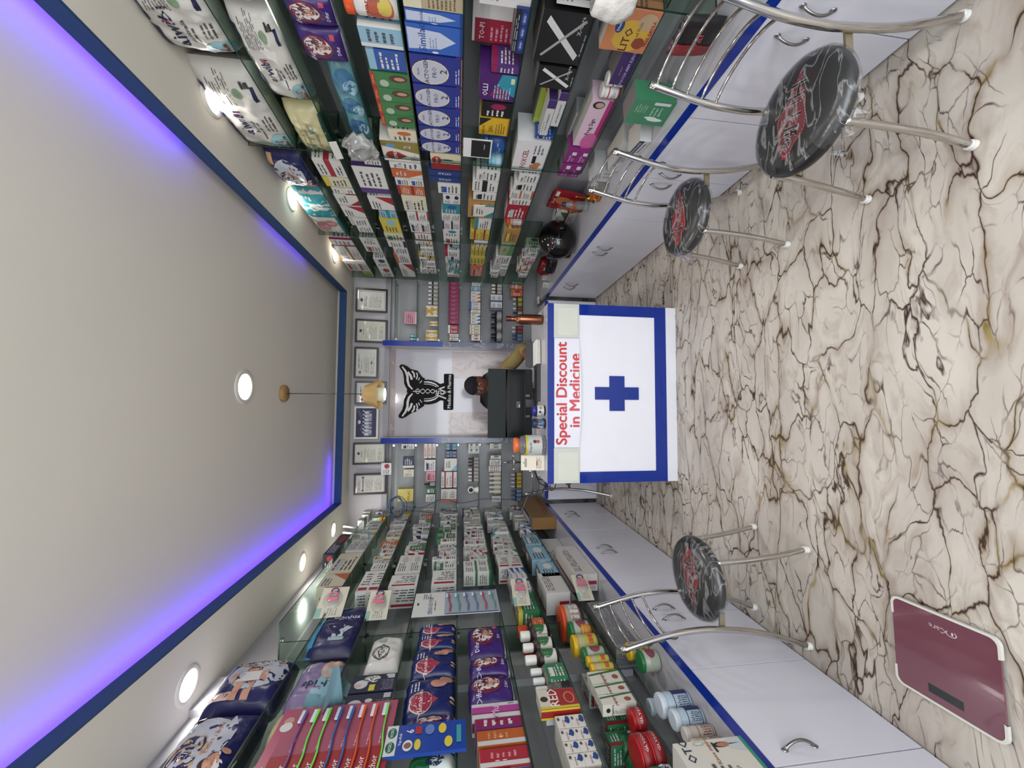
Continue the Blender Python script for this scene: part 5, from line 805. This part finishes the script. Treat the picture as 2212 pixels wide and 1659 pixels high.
# ================================================================ STOOLS
CR2 = mat('c4c2bd', .14, 1, 0, .5, 0, .05, 9)
def tubec(mb, P_, r, m, n=28, seg=12):
    pts = []; K = len(P_)
    for i in range(n+1):
        t = i/n*(K-1); k = min(int(t), K-2); f = t-k; p = [Vector(P_[max(0, min(K-1, k+d))]) for d in (-1, 0, 1, 2)]
        pts.append(.5*((2*p[1])+(-p[0]+p[2])*f+(2*p[0]-5*p[1]+4*p[2]-p[3])*f*f+(-p[0]+3*p[1]-3*p[2]+p[3])*f**3))
    mb.tube(pts, r, m, seg); return mb
PROF = [(.25, 0), (.205, .13), (.168, .27), (.148, .42), (.143, .52), (.155, .66), (.20, .865)]
def px_at(z):
    for (a, za), (b, zb) in zip(PROF, PROF[1:]):
        if za <= z <= zb: return a+(b-a)*(z-za)/(zb-za)
    return .2
def badge(mb, z, faded):
    pts = []
    for i in range(72):
        a = 2*pi*i/72; rx, ry = .122+.011*cos(6*a), .050+.009*cos(4*a+.4)+.006*sin(7*a); pts.append((rx*cos(a), ry*sin(a)+.012*sin(2*a)))
    q = radians(180+faded[1]); R = lambda x, y: (x*cos(q)-y*sin(q), x*sin(q)+y*cos(q), z)
    mb.add([R(*p) for p in pts], [tuple(range(72))], mat(faded[0], .35))
    for i in range(0, 72, 1):
        p, p2 = pts[i], pts[(i+1) % 72]; f = .93; g = .905; mid = ((p2[0]-p[0])*.5+p[0], (p2[1]-p[1])*.5+p[1])
        mb.add([tuple(R(*v)[:2])+(z+.0004,) for v in ((p[0]*f, p[1]*f), (mid[0]*f, mid[1]*f), (mid[0]*g, mid[1]*g), (p[0]*g, p[1]*g))], [(0, 1, 2, 3)], mat('c9a8a0', .5))
    for s, cx_, cy_, sz, w_ in (('Hi-Life', 0, .002, 1, .19), ('Seating', .03, -.038, 1, .06)):
        tx, fs, wd = text_tris(s, 2); k = w_/wd; [mb.add([tuple(R(dq+cx_+a*k, cy_+b*k*(1.15 if s[0] == 'H' else 1))[:2])+(z+.0005,) for a, b in tx], fs, mat('b4b0b0', .4)) for dq in ((-.002, 0, .002) if s[0] == 'H' else (0,))]
    mb.add([tuple(R(.045+.013*cos(2*pi*i/18), .030+.009*sin(2*pi*i/18))[:2])+(z+.0005,) for i in range(18)], [tuple(range(18))], mat('a9a4a4', .4))
def stool(x, y, rz, label, bc='a5142a', ba=0, bare=0, seed=1):
    t = thing('stool', label, 'stool', T(x, y, 0, rz)); g = 'chrome stools in the shop'; t['group'] = g
    for s in (-1, 1):
        mb = MB(); tubec(mb, [(px, s*(.163 if z > .1 else .16), z+.012) for px, z in PROF], .0125, CR2); o = obj('back_post', mb, t)
        mb = MB(); mb.lathe([(.0135, 0), (.0165, .004), (.0165, .012), (.014, .016), (.0165, .02), (.014, .026)], mat('d4d2cc', .5), 16, (.25, s*.16, 0)); obj('foot_cap', mb, o)
        mb = MB(); tubec(mb, [(-.165, s*.155, .012), (-.14, s*.15, .16), (-.125, s*.142, .30), (-.118, s*.135, .425)], .0115, CR2); o = obj('leg', mb, t)
        mb = MB(); mb.lathe([(.0125, 0), (.0155, .004), (.0155, .012), (.013, .016), (.0155, .02), (.013, .026)], mat('d4d2cc', .5), 16, (-.165, s*.155, 0)); obj('foot_cap', mb, o)
        obj('bracket', MB().box(.085, .15, s*.150-.004, s*.150+.004, .405, .43, mat('9a9078', .35, .7)), t)
    for i in range(5):
        z = .84-.057*i; px = px_at(z)
        mb = MB(); pts = [(px+.085*(1-(2*k/16-1)**2)**.8, .163*(2*k/16-1), z+.012-.02*(1-(2*k/16-1)**2)) for k in range(17)]; mb.tube(pts, .0055, CR2, 8); obj('back_slat', mb, t)
    c = MB(); c.lathe([(.001, .405), (.155, .405), (.172, .412), (.180, .428), (.180, .440), (.172, .454), (.150, .4625), (.08, .4645), (.001, .465)], mat('131314', .38, 0, 0, .5), 48, cap=False); seat = obj('seat', c, t)
    b_ = MB(); badge(b_, .4672, (bc, ba)); obj('badge', b_, seat)
    f = MB(); n = 72; pr_ = [(.0005, .4692), (.03, .4690), (.07, .4690), (.11, .4685), (.152, .4665), (.175, .457), (.184, .441), (.185, .426), (.178, .409), (.17, .400)]; vs_ = []; rn = random.Random(seed)
    for r, z in pr_:
        for k in range(n): a = 2*pi*k/n; q = 1+.012*noise.noise(Vector((cos(a)*4, sin(a)*4, z*60+seed))); vs_.append((r*q*cos(a), r*q*sin(a), z+.002*noise.noise(Vector((cos(a)*6, sin(a)*6, r*30)))))
    fs = []
    for i in range(len(pr_)-1):
        for k in range(n):
            a = 2*pi*(k+.5)/n; d = (a-radians(bare)+pi) % (2*pi)-pi
            if abs(d) < .55+.12*sin(i*5+k) and i > 3+int(1.2*sin(k*1.7)): continue
            fs.append((i*n+k, i*n+(k+1) % n, (i+1)*n+(k+1) % n, (i+1)*n+k))
    f.add(vs_, fs, FILM, True)
    for k in range(14):      # torn shreds hanging at the edge
        a = radians(bare)+rn.uniform(.4, 1.1)*rn.choice([-1, 1]); p = Vector((.18*cos(a), .18*sin(a), .41)); q = p+Vector((.03*cos(a)*rn.random(), .03*sin(a)*rn.random(), -.045*rn.random()-.01)); w_ = Vector((-sin(a), cos(a), 0))*rn.uniform(.008, .02)
        f.add([p-w_, p+w_, q+w_*.3, q-w_*.5+Vector((0, 0, .012))], [(0, 1, 2), (0, 2, 3)], FILM)
    obj('plastic_wrap', f, seat)
stool(.955, 1.105, 1, 'big near black stool with torn film and faded red badge by right wall cabinets', '7c2430', -18, 175, 1)
stool(.93, 1.775, -1, 'second black stool along the right wall with bright red badge facing up', 'a80f22', -5, 120, 2)
stool(-.80, 1.73, 179, 'black stool with torn film and red badge beside the left wall cabinets', '8c1420', 8, 205, 3)
stool(-.636, 3.905, 232, 'black stool half hidden behind the reception desk', '8c1420', 8, 60, 4)
# ================================================================ BATHROOM SCALE
sc = thing('weighing_scale', 'maroon glass weighing scale on the marble floor near the stool', 'scale', T(-.807, 1.078, 0, 1.5))
def rrect(a, b, r, n=6):
    P_ = []
    for cx_, cy_, a0 in ((a-r, b-r, 0), (-a+r, b-r, 90), (-a+r, -b+r, 180), (a-r, -b+r, 270)): P_ += [(cx_+r*cos(radians(a0+90*i/n)), cy_+r*sin(radians(a0+90*i/n))) for i in range(n+1)]
    return P_
mb = MB(); mb.prism(rrect(.143, .139, .022), .014, .021, mat('6a3f4a', .16, 0, 0, .6, .4, .06, 6), 'xy'); obj('glass_platform', mb, sc)
def more(L_):
    R2 = []
    for p, q in zip(L_, L_[1:]+L_[:1]): R2 += [p]+([(p[0]+(q[0]-p[0])*f, p[1]+(q[1]-p[1])*f) for f in (.14, .86)] if abs(p[0]-q[0])+abs(p[1]-q[1]) > .1 else [])
    return R2
mb = MB(); o_ = more(rrect(.146, .142, .024)); i_ = more(rrect(.139, .135, .02)); n = len(o_)
vs_ = [(x, y, z) for L_, z in ((o_, .012), (o_, .0225), (i_, .0225), (i_, .0212)) for x, y in L_]
fs = [(k*n+i, k*n+(i+1) % n, (k+1)*n+(i+1) % n, (k+1)*n+i) for k in range(3) for i in range(n)]
keep = [f for f in fs if not (abs(vs_[f[0]][1]) > .13 and abs(vs_[f[0]][0]+vs_[f[1]][0]) < .02)]
for sg in (-1, 1): mb = MB(); mb.add(vs_, [f for f in keep if sg*(vs_[f[0]][0]+vs_[f[1]][0]) > 0], mat('c9c8be', .4)); obj('edge_trim', mb, sc)
for a in (-1, 1):
    for b_ in (-1, 1): obj('foot', MB().lathe([(.018, 0), (.02, .004), (.016, .014)], mat('1c1e2c', .6), 20, (a*.11, b_*.105, 0)), sc)
obj('display_window', MB().box(-.116, -.090, -.045, .045, .0208, .0216, mat('23282a', .15)), sc)
mb = MB(); tx, fs, wd = text_tris('Care', 0); k = .045/wd; mb.add([(.098-(-b_)*k*0-b_*k*1.0, .008+a*k, .0217) for a, b_ in tx], [f for f in fs], mat('c0b0b4', .5))
for i in range(14):
    a0 = pi*.3+i/14*pi*1.5; a1 = pi*.3+(i+1)/14*pi*1.5; mb.add([(.098+r*cos(a)*.8, -.028+r*sin(a)*1.2, .0217) for a, r in ((a0, .012), (a1, .012), (a1, .0095), (a0, .0095))], [(0, 1, 2, 3)], mat('c0b0b4', .5))
mb.sphere((.098, -.03, .0214), (.006, .003, .0006), mat('c0b0b4', .5), 10); obj('printed_logo', mb, sc)
# ================================================================ THINGS ON THE RIGHT LEDGE
ZL_ = .6012
hm = thing('motorcycle_helmet', 'glossy black motorcycle helmet on the right wall ledge', 'helmet', T(1.36, 3.08, ZL_, 20) @ Matrix.Scale(1.2, 4))
mb = MB(); nu, nv = 40, 30; vs_ = []
for j in range(nv+1):
    ph = pi*.93*j/nv
    for i in range(nu):
        th = 2*pi*i/nu; x = sin(ph)*cos(th); y = sin(ph)*sin(th); z = cos(ph); ex = 1+.14*max(0, -x)*(z < .1)*min(1, .1-z+.3)
        vs_.append((.132*x*ex, .113*y, .128+.125*z-(0 if z > -.9 else 0)))
mb.add(vs_, [(j*nu+i, (j+1)*nu+i, (j+1)*nu+(i+1) % nu, j*nu+(i+1) % nu) for j in range(nv) for i in range(nu)], mat('060607', .16, 0, 0, .4, .2), True); obj('shell', mb, hm)
mb = MB(); vs_ = []
for j in range(9):
    for i in range(25): a = pi-1.15+2.3*i/24; z = .10+.085*j/8; r = sqrt(max(0, 1-((z-.128)/.125)**2)); vs_.append((.139*r*cos(a)*(1.05), .118*r*sin(a), z))
mb.add(vs_, [(j*25+i, j*25+i+1, (j+1)*25+i+1, (j+1)*25+i) for j in range(8) for i in range(24)], mat('0a0a0c', .08, 0, 0, .5), True); obj('visor', mb, hm)
obj('trim_line', MB().tube([(-.137*cos(a)*sqrt(1-((.1-.128)/.125)**2)*1.07, .121*sin(a), .215-.05*abs(sin(a))) for a in [(-1+i/10)*.9 for i in range(21)]], .0016, mat('7a1420', .4), 6), hm)
for s in (-1, 1): obj('hinge', MB().lathe([(.022, 0), (.02, .006), (.001, .007)], BLACK, 20, M=T(0, s*.112, .12, 0, -90*s)), hm)
obj('badge', MB().prism([(-.02, .03), (.02, .03), (0, .065)], -.004, 0, mat('8a8a8e', .3, .5)), hm, T(-.140, 0, .03, -90)) if 0 else None
bt = thing('plastic_bottle', 'clear water bottle with navy cap beside brass bell', 'bottle', T(1.475, 2.74, ZL_)); obj('body', MB().lathe([(.028, 0), (.032, .006), (.030, .03), (.032, .05), (.030, .08), (.032, .11), (.031, .13), (.016, .165), (.013, .175)], CLEAR, 28), bt); obj('cap', MB().lathe([(.016, .175), (.0165, .195), (.014, .198)], mat('17225a', .4), 20), bt); obj('label', MB().lathe([(.0325, .1), (.0325, .13)], mat('8a4a3c', .4), 28, cap=False), bt)
vz = thing('terracotta_lamp', 'orange clay lamp bowl next to the brass bell', 'bowl', T(1.44, 2.50, ZL_)); obj('bowl', MB().lathe([(.03, 0), (.024, .012), (.03, .03), (.05, .055), (.048, .056), (.028, .034), (.001, .03)], mat('a85a28', .6, 0, 0, .3, 0, .2, 20), 28), vz); obj('saucer', MB().lathe([(.035, 0), (.055, .01), (.053, .012)], mat('a85a28', .6), 28), vz)
bl = thing('brass_bell', 'small brass hand bell with slender handle', 'bell', T(1.47, 2.615, ZL_)); obj('bell_cup', MB().lathe([(.034, 0), (.031, .006), (.026, .02), (.023, .04), (.014, .054), (.004, .058)], mat('a08438', .22, 1), 28), bl); obj('handle', MB().lathe([(.004, .058), (.006, .07), (.0035, .085), (.006, .1), (.0035, .115), (.007, .128), (.002, .14)], mat('a08438', .22, 1), 16), bl)
gj = thing('glass_jar', 'clear glass jar half full of brown pieces', 'jar', T(1.435, 2.385, ZL_)); obj('glass', MB().lathe([(.05, 0), (.055, .005), (.055, .1), (.045, .115)], CLEAR, 28), gj); mb = MB(); rn = random.Random(5); [mb.sphere((.044*rn.uniform(-.9, .9)*.8, .044*rn.uniform(-.9, .9)*.8, rn.uniform(.01, .07)), rn.uniform(.006, .011), mat(rn.choice(['5a3a24', '6a5a3a', '8a6a44']), .7), 6) for _ in range(60)]; o = obj('contents', mb, gj); o['kind'] = 'stuff'
def bagthing(name, label, cat, loc, w_, h_, dp, st_col, decs, rz=-88, rx=0):
    STY['_x'+label] = S_('bag', st_col, decs, '', name, cat); sd, res = build('_x'+label, w_, h_, dp); return tag(link(name, res[0][1], T(*loc, rz, rx)), label, cat)
bagthing('biscuit_pack', 'red biscuit packet propped upright behind the helmet', 'packet', (1.55, 2.90, ZL_), .30, .26, .04, '9a1420', [('e', F, .6, .6, .2, .25, 'b86a30'), ('e', F, .3, .4, .2, .22, 'a85a2c'), ('t', F, .5, .88, .12, 'Good', 'e0c8c0'), ('r', F, .75, .8, .95, .9, 'd8d4d0')], -92, -8)
bagthing('snack_pack', 'brown snack packet leaning behind the red biscuit packet', 'packet', (1.50, 2.845, ZL_), .08, .11, .03, '8a4a1c', [('r', F, 0, 0, 1, .3, '3a1a10')], -80, 12)
bagthing('polythene_bag', 'teal blue polythene bag lying beyond the helmet', 'bag', (1.35, 3.36, ZL_), .34, .14, .16, '1c5070', [('p', F, [(0, .5), (.3, .9), (.4, .3)], '2f7090')], -80, 0)
bagthing('cloth', 'crumpled black cloth on the ledge by the far corner', 'cloth', (1.33, 3.72, ZL_), .22, .08, .14, '0b0b0d', [], -70, 0)
bagthing('leather_pouch', 'dark maroon leather pouch beside the blue bag', 'pouch', (1.27, 3.25, ZL_), .12, .05, .08, '3c120e', [], -110, 0)
bagthing('red_bag', 'shiny red plastic bag on the ledge near the back corner', 'bag', (1.38, 3.95, ZL_), .24, .12, .14, '8c1018', [('r', F, .3, .5, .6, .9, '5a0c14'), ('r', F, .65, .3, .85, .7, '6aa8b0')], -80, 0)
bagthing('red_bag', 'limp dark red bag behind the copper water bottle', 'bag', (.62, 4.5, ZL_), .30, .10, .1, '8a0e16', [], 0, 0)
def bx(name, label, cat, loc, w_, h_, dp, st, rz=-88): sd, res = build(st, w_, h_, dp); return tag(link(name, res[0][1], T(*loc, rz)), label, cat)
bx('medicine_box', 'green box with white leaf mark on the right ledge', 'box', (1.33, 1.62, ZL_), .13, .19, .10, 'gree', -84)
bx('bandage_box', 'white and navy bandage box on the right ledge beyond the green box', 'box', (1.33, 1.86, ZL_), .15, .06, .12, 'tens', -100)
bx('glove_box', 'pale grey glove box with pictograms lying on the right ledge', 'box', (1.40, 2.05, ZL_), .24, .075, .13, 'gdis'); bx('glove_box', 'upper pale grey glove box on the right ledge below plum boxes', 'box', (1.42, 2.27, ZL_), .11, .14, .13, 'gdis')
bx('medicine_box', 'white and red open box tilted by the far right corner', 'box', (1.42, 4.12, ZL_), .16, .05, .06, 'wr1', -55); bx('medicine_box', 'small white box beside the red bag in the far right corner', 'box', (1.24, 4.05, ZL_), .07, .06, .05, 'we6', -85)
for i in range(3): bx('medicine_box', f'white medicine box stacked under the lowest shelf, {["bottom", "middle", "top"][i]} of three beyond helmet', 'box', (1.50, 3.62, ZL_+i*.052), .14, .05, .1, ['we6', 'wr1', 'we4'][i], -88)
for i in range(2): bx('medicine_box', f'slim white and green medicine carton {["lower", "upper"][i]} behind the helmet', 'box', (1.545, 3.08, ZL_+i*.086), .16, .085, .07, ['wr1', 'wg7'][i], -88)
bagthing('snack_pack', 'black and red crisp packet on the right ledge at the near end', 'packet', (1.36, 1.28, ZL_), .14, .17, .05, '161416', [('t', F, .5, .5, .3, 'bar', 'b03848'), ('r', F, 0, 0, .4, 1, '8a2024')], -84, 8)
# white carrier bag with gloves hanging over the lowest shelf
mb = MB(); vs_ = []; n = 24
for j in range(17):
    v = j/16
    for i in range(n):
        a = 2*pi*i/n; r = .05+.035*sin(pi*v)**.6+.012*noise.noise(Vector((cos(a)*2, sin(a)*2, v*5))); vs_.append((r*cos(a)*.8, r*sin(a)*1.15, .02+.20*v+.01*noise.noise(Vector((cos(a)*3, sin(a)*3, 7)))))
mb.add(vs_, [(j*n+i, (j+1)*n+i, (j+1)*n+(i+1) % n, j*n+(i+1) % n) for j in range(16) for i in range(n)]+[tuple(range(n))], mat('d4d1cb', .45, 0, 0, .5, 0, .04, 8, .5, 30), True)
cb = thing('carrier_bag', 'white plastic carrier bag of gloves hanging beside the orange facial kit box', 'bag', T(1.395, 1.22, .945) @ Matrix.Scale(.72, 4)); obj('handle', MB().tube([(.03, 0, .2), (.05, .01, .23), (.09, .02, .162)], .006, mat('d4d1cb', .45), 8), cb); obj('bag', mb, cb); g_ = MB(); [g_.sphere((rn.uniform(-.03, .03), rn.uniform(-.04, .04), .19+rn.uniform(0, .02)), (.012, .03, .008), mat('b8a898', .7), 8) for _ in range(8)]; obj('gloves', g_, cb)
# hanging cards
def card(name, label, cat, wall, s, ztop, w_, h_, col, decs, d=-.012, th=.003, extra=None, fine=1, rz=0):
    t = thing(name, label, cat, Matrix.Translation(P(wall, s, d, ztop-h_)) @ Matrix.Rotation(radians(ROT[wall]+rz), 4, 'Z')); mb = MB(); mb.box(-w_/2, w_/2, 0, th, 0, h_, mat(col, .35)); mb.draw(lambda f, u, v, o: (-w_/2+u, -o, v), dict(F=w_), dict(F=h_), decs, 3, fine); obj('card', mb, t); return t
def brush(t, x0, z, c, w_=.17, flip=1, nm='toothbrush'):
    mb = MB(); pts = [(x0, -.006, z), (x0+flip*w_*.35, -.008, z-.004), (x0+flip*w_*.6, -.008, z+.006), (x0+flip*w_, -.008, z+.008)]; tubec(mb, pts, .0034, mat(c, .3), 14, 8)
    a, b_ = sorted((x0+flip*w_*.82, x0+flip*w_)); mb.box(a, b_, -.012, -.006, z+.004, z+.013, mat(c, .3)); mb.box(a+.002, b_-.001, -.012, -.006, z+.013, z+.024, mat('c9ccd6', .6)); obj(nm, mb, t)
t = card('toothbrush_card', 'white hanging card of six toothbrushes with blue lettering', 'card', 'L', 2.43, 1.79, .27, .50, 'c3c9cc', [('r', F, 0, .64, 1, 1, 'd2d4cf'), ('r', F, 0, 0, 1, .64, '9aa8b4'), ('t', F, .42, .80, .07, 'SENSODYNE', '2a3c5c'), ('l', F, .2, .73, .8, .76, 1, '55606c'), ('e', F, .5, .95, .06, .012, '222222'), ('l', F, .7, .8, .95, .9, 4, '445060'), ('r', F, .02, .02, .05, .62, '2a4a7a'), ('r', F, .95, .02, .98, .62, '2a4a7a')])
for i, c in enumerate(('5a9a8a', 'b83044', '4a78b0', '6a5aa0', '4a9a84', 'b02848')): brush(t, -.11, .03+.052*i, c, .20)
t = card('toothbrush_card', 'large red and pink hanging card of toothbrushes at the near left', 'card', 'L', 1.50, 2.19, .36, .42, 'a03a58', [('r', F, 0, 0, .42, .92, 'a5141c'), ('r', F, .42, 0, 1, .92, 'a84460'), ('e', F, .84, .92, .05, .04, 'c09080'), ('e', F, .76, .92, .06, .05, 'd8d4cc'), ('t', F, .2, .94, .07, 'Anchor', 'e0d0d0')]+[('t', F, .19, .10+.1*i, .07, 'Anchor', 'e2dcdc') for i in range(8)]+[('l', F, .44, .07+.1*i, .6, .1+.1*i, 1, 'd890a8') for i in range(8)])
for i, c in enumerate(('6ac850', 'c8501c', 'c8501c', '2a5a9a', '2a5a9a', '6ad850', '6ad850', '6a4a8a')): brush(t, -.165, .025+.043*i, c, .32)
t = card('vapour_rub_strip', 'blue hanging strip of vapour rub sachets with yellow badges', 'card', 'L', 1.475, 1.785, .125, .28, '163a8c', [('r', F, 0, .86, 1, 1, 'c8d4cc'), ('e', F, .27, .93, .18, .055, '1a5c48'), ('e', F, .74, .93, .18, .055, '1a5c48'), ('t', F, .27, .93, .05, 'VICKS', 'e0e4e0'), ('t', F, .74, .93, .05, 'VICKS', 'e0e4e0'), ('t', F, .5, .82, .05, 'VapoRub', 'd8dcea'), ('t', F, .74, .7, .14, '6', 'e4e6ec'), ('e', F, .27, .72, .18, .06, 'd8dad8'), ('e', F, .27, .72, .1, .045, '8a5a40'), ('e', F, .27, .6, .18, .04, 'd8c02c'), ('r', F, .62, .56, .9, .64, 'a82838'), ('e', F, .74, .46, .18, .06, '5a7ab8'), ('e', F, .74, .3, .18, .05, 'd8c02c'), ('e', F, .27, .22, .18, .05, 'd8c02c'), ('r', F, .2, .06, .8, .12, '2a9aa0')], -.02, .012)
for k, (s, zt, w_, h_, lb) in enumerate(((2.49, 2.34, .20, .15, 'pink teether hanging card topmost on the left wall divider'), (2.42, 2.05, .19, .12, 'pink teether hanging card below the topmost one on left wall'), (2.45, 1.20, .19, .10, 'pink teether hanging card above the orange lidded jar'), (2.46, .80, .19, .10, 'lowest pink teether hanging card near the ledge'))):
    t = card('teether_card', lb, 'card', 'L', s, zt, w_, h_, 'c9c4ae', [('r', F, 0, 0, 1, 1, 'c9c4ae'), ('r', F, 0, .8, .3, 1, '7ab0a0'), ('l', F, .05, .2, .3, .7, 5, '8a8a80')], -.03-.01*(k > 1), .002, rz=-25)
    obj('blister', MB().sphere((.01, -.004, h_*.5), (.06, .018, h_*.36), CLEAR, 16), t)
    mb = MB(); mb.tube([(.03+.022*cos(a), -.016, h_*.5+.022*sin(a)) for a in [2*pi*i/16 for i in range(16)]], .005, mat('c8607c', .35), 8, closed=True); mb.box(.0, .012, -.024, -.008, h_*.5-.03, h_*.5+.03, mat('c8607c', .35)); obj('pink_ring', mb, t)
    obj('violet_ring', MB().tube([(.066+.016*cos(a), -.014, h_*.5+.02*sin(a)) for a in [2*pi*i/16 for i in range(16)]], .004, mat('4a2a6a', .35), 8, closed=True), t)
card('payment_card', 'black square card with white border hanging before blue jar on right wall', 'card', 'R', 2.10, 1.535, .15, .155, 'd0d0ce', [('r', F, .05, .05, .95, .72, '17181a'), ('l', F, .5, .2, .9, .3, 1, '9a9a9a')], -.03)
t = thing('crumpled_bag', 'crumpled clear bag end with white tag hanging off the second right shelf', 'bag', T(*P('R', 2.20, -.02, 2.10), -88)); obj('tag', MB().box(-.07, .07, -.002, 0, .11, .15, mat('d0cec4', .6), T(0, 0, 0, 0, 12)), t); mb = MB(); mb.sphere((0, .0, .0), (.09, .03, .10), POLY, 40)
mb.v = [(x*(1+.5*noise.noise(Vector((x*22, z*22, 3)))), y+.05*noise.noise(Vector((x*26, y*10, z*26)))+.02*noise.noise(Vector((x*70, 1, z*70))), z*(1+.5*noise.noise(Vector((z*20, x*24, 8))))) for x, y, z in mb.v]; obj('film', mb, t)
# network cable coil, loose wires, camera, power parts
t = thing('cable_coil', 'coil of blue network cable hung in the back left corner', 'cable', T(-1.10, 4.36, 2.16)); rn = random.Random(6)
for k in range(4):
    r = .07+.02*rn.random(); obj('loop', MB().tube([(r*1.3*cos(a)+rn.uniform(-.004, .004), -.01*k+.012*sin(3*a+k), r*sin(a)+.02*rn.random()*0+.01*k) for a in [2*pi*i/28 for i in range(28)]], .0035, mat('1c3f66', .4), 7, closed=True), t)
def wire(label, pts, r=.0035, c='1c3f66', nm='cable'): mb = MB(); tubec(mb, pts, r, mat(c, .4), 50, 7); tag(obj(nm, mb), label, 'cable')
wire('blue network cable running down from the coil past the left shelves', [(-1.09, 4.33, 2.12), (-1.10, 4.30, 1.9), (-1.02, 4.30, 1.7), (-1.06, 4.28, 1.5), (-1.02, 4.26, 1.25), (-1.03, 4.25, 1.0), (-1.0, 4.2, .8), (-.95, 4.16, .62)])
wire('thin dark wire stretched from the cable coil to the left shelves', [(-1.17, 4.20, 2.38), (-1.16, 4.30, 2.3), (-1.13, 4.3, 2.1), (-1.15, 4.32, 1.9), (-1.2, 4.36, 1.7)], .002, '1a1c20')
wire('grey wire drooping in front of the lowest back left shelves', [(-1.15, 4.1, 1.12), (-1.06, 4.05, 1.02), (-1.12, 4.0, .92), (-.98, 4.0, .84), (-.8, 3.9, .8)], .0025, '8a8a88')
for k in range(3): wire(f'black power cable behind the desk left end, {["longest", "shorter", "looped"][k]}', [(-.46-.03*k, 2.98, .95), (-.55-.04*k, 3.1, .93-.02*k), (-.60-.05*k, 3.3, .78), (-.66-.06*k, 3.6, .66), (-.7-.08*k, 3.9, .62)], .004, '0c0c0d')
wire('black cable loop hanging below the desk left end', [(-.53, 3.17, .85), (-.62, 3.3, .5), (-.64, 3.3, .3), (-.56, 3.3, .28), (-.5, 3.25, .45)], .004, '0c0c0d')
t = thing('security_camera', 'white round indoor security camera on the back wall shelf', 'camera', T(solve('B', ZB[5], 1060), 4.50, ZB[5]+.0012, 10)); obj('base', MB().lathe([(.034, 0), (.036, .006), (.03, .03), (.024, .05)], WHITEP, 28), t); obj('head', MB().sphere((0, -.0, .082), .042, WHITEP, 24), t); obj('lens', MB().sphere((0, -.014, .084), (.031, .031, .031), mat('0a0a0c', .1), 20), t)
[tag(obj('plastic_tube', MB().tube([(-1.28+k*.06, 4.05, ZL[1]+.16), (-1.27+k*.06, 4.10, ZL[1]+.36)], .008, mat('cfcfc6', .5), 10)), f'white plastic tube standing on the back top left shelf, the one {["nearer the wall", "nearer the room"][k]}', 'tube') for k in (0, 1)]
mb = MB(); mb.sphere((0, 0, 0), (.045, .05, .055), BLACK, 16); tag(obj('cable_plug', mb, None, T(-.60, 3.34, .80)), 'black bulky plug hanging at the desk left end', 'plug')
pt = thing('soft_pouch', 'dark pink soft pouch on ledge behind the water bottle', 'pouch', T(.80, 4.36, ZL_, 30)); obj('body', MB().sphere((0, 0, .026), (.10, .04, .026), mat('7a2440', .3), 16), pt)
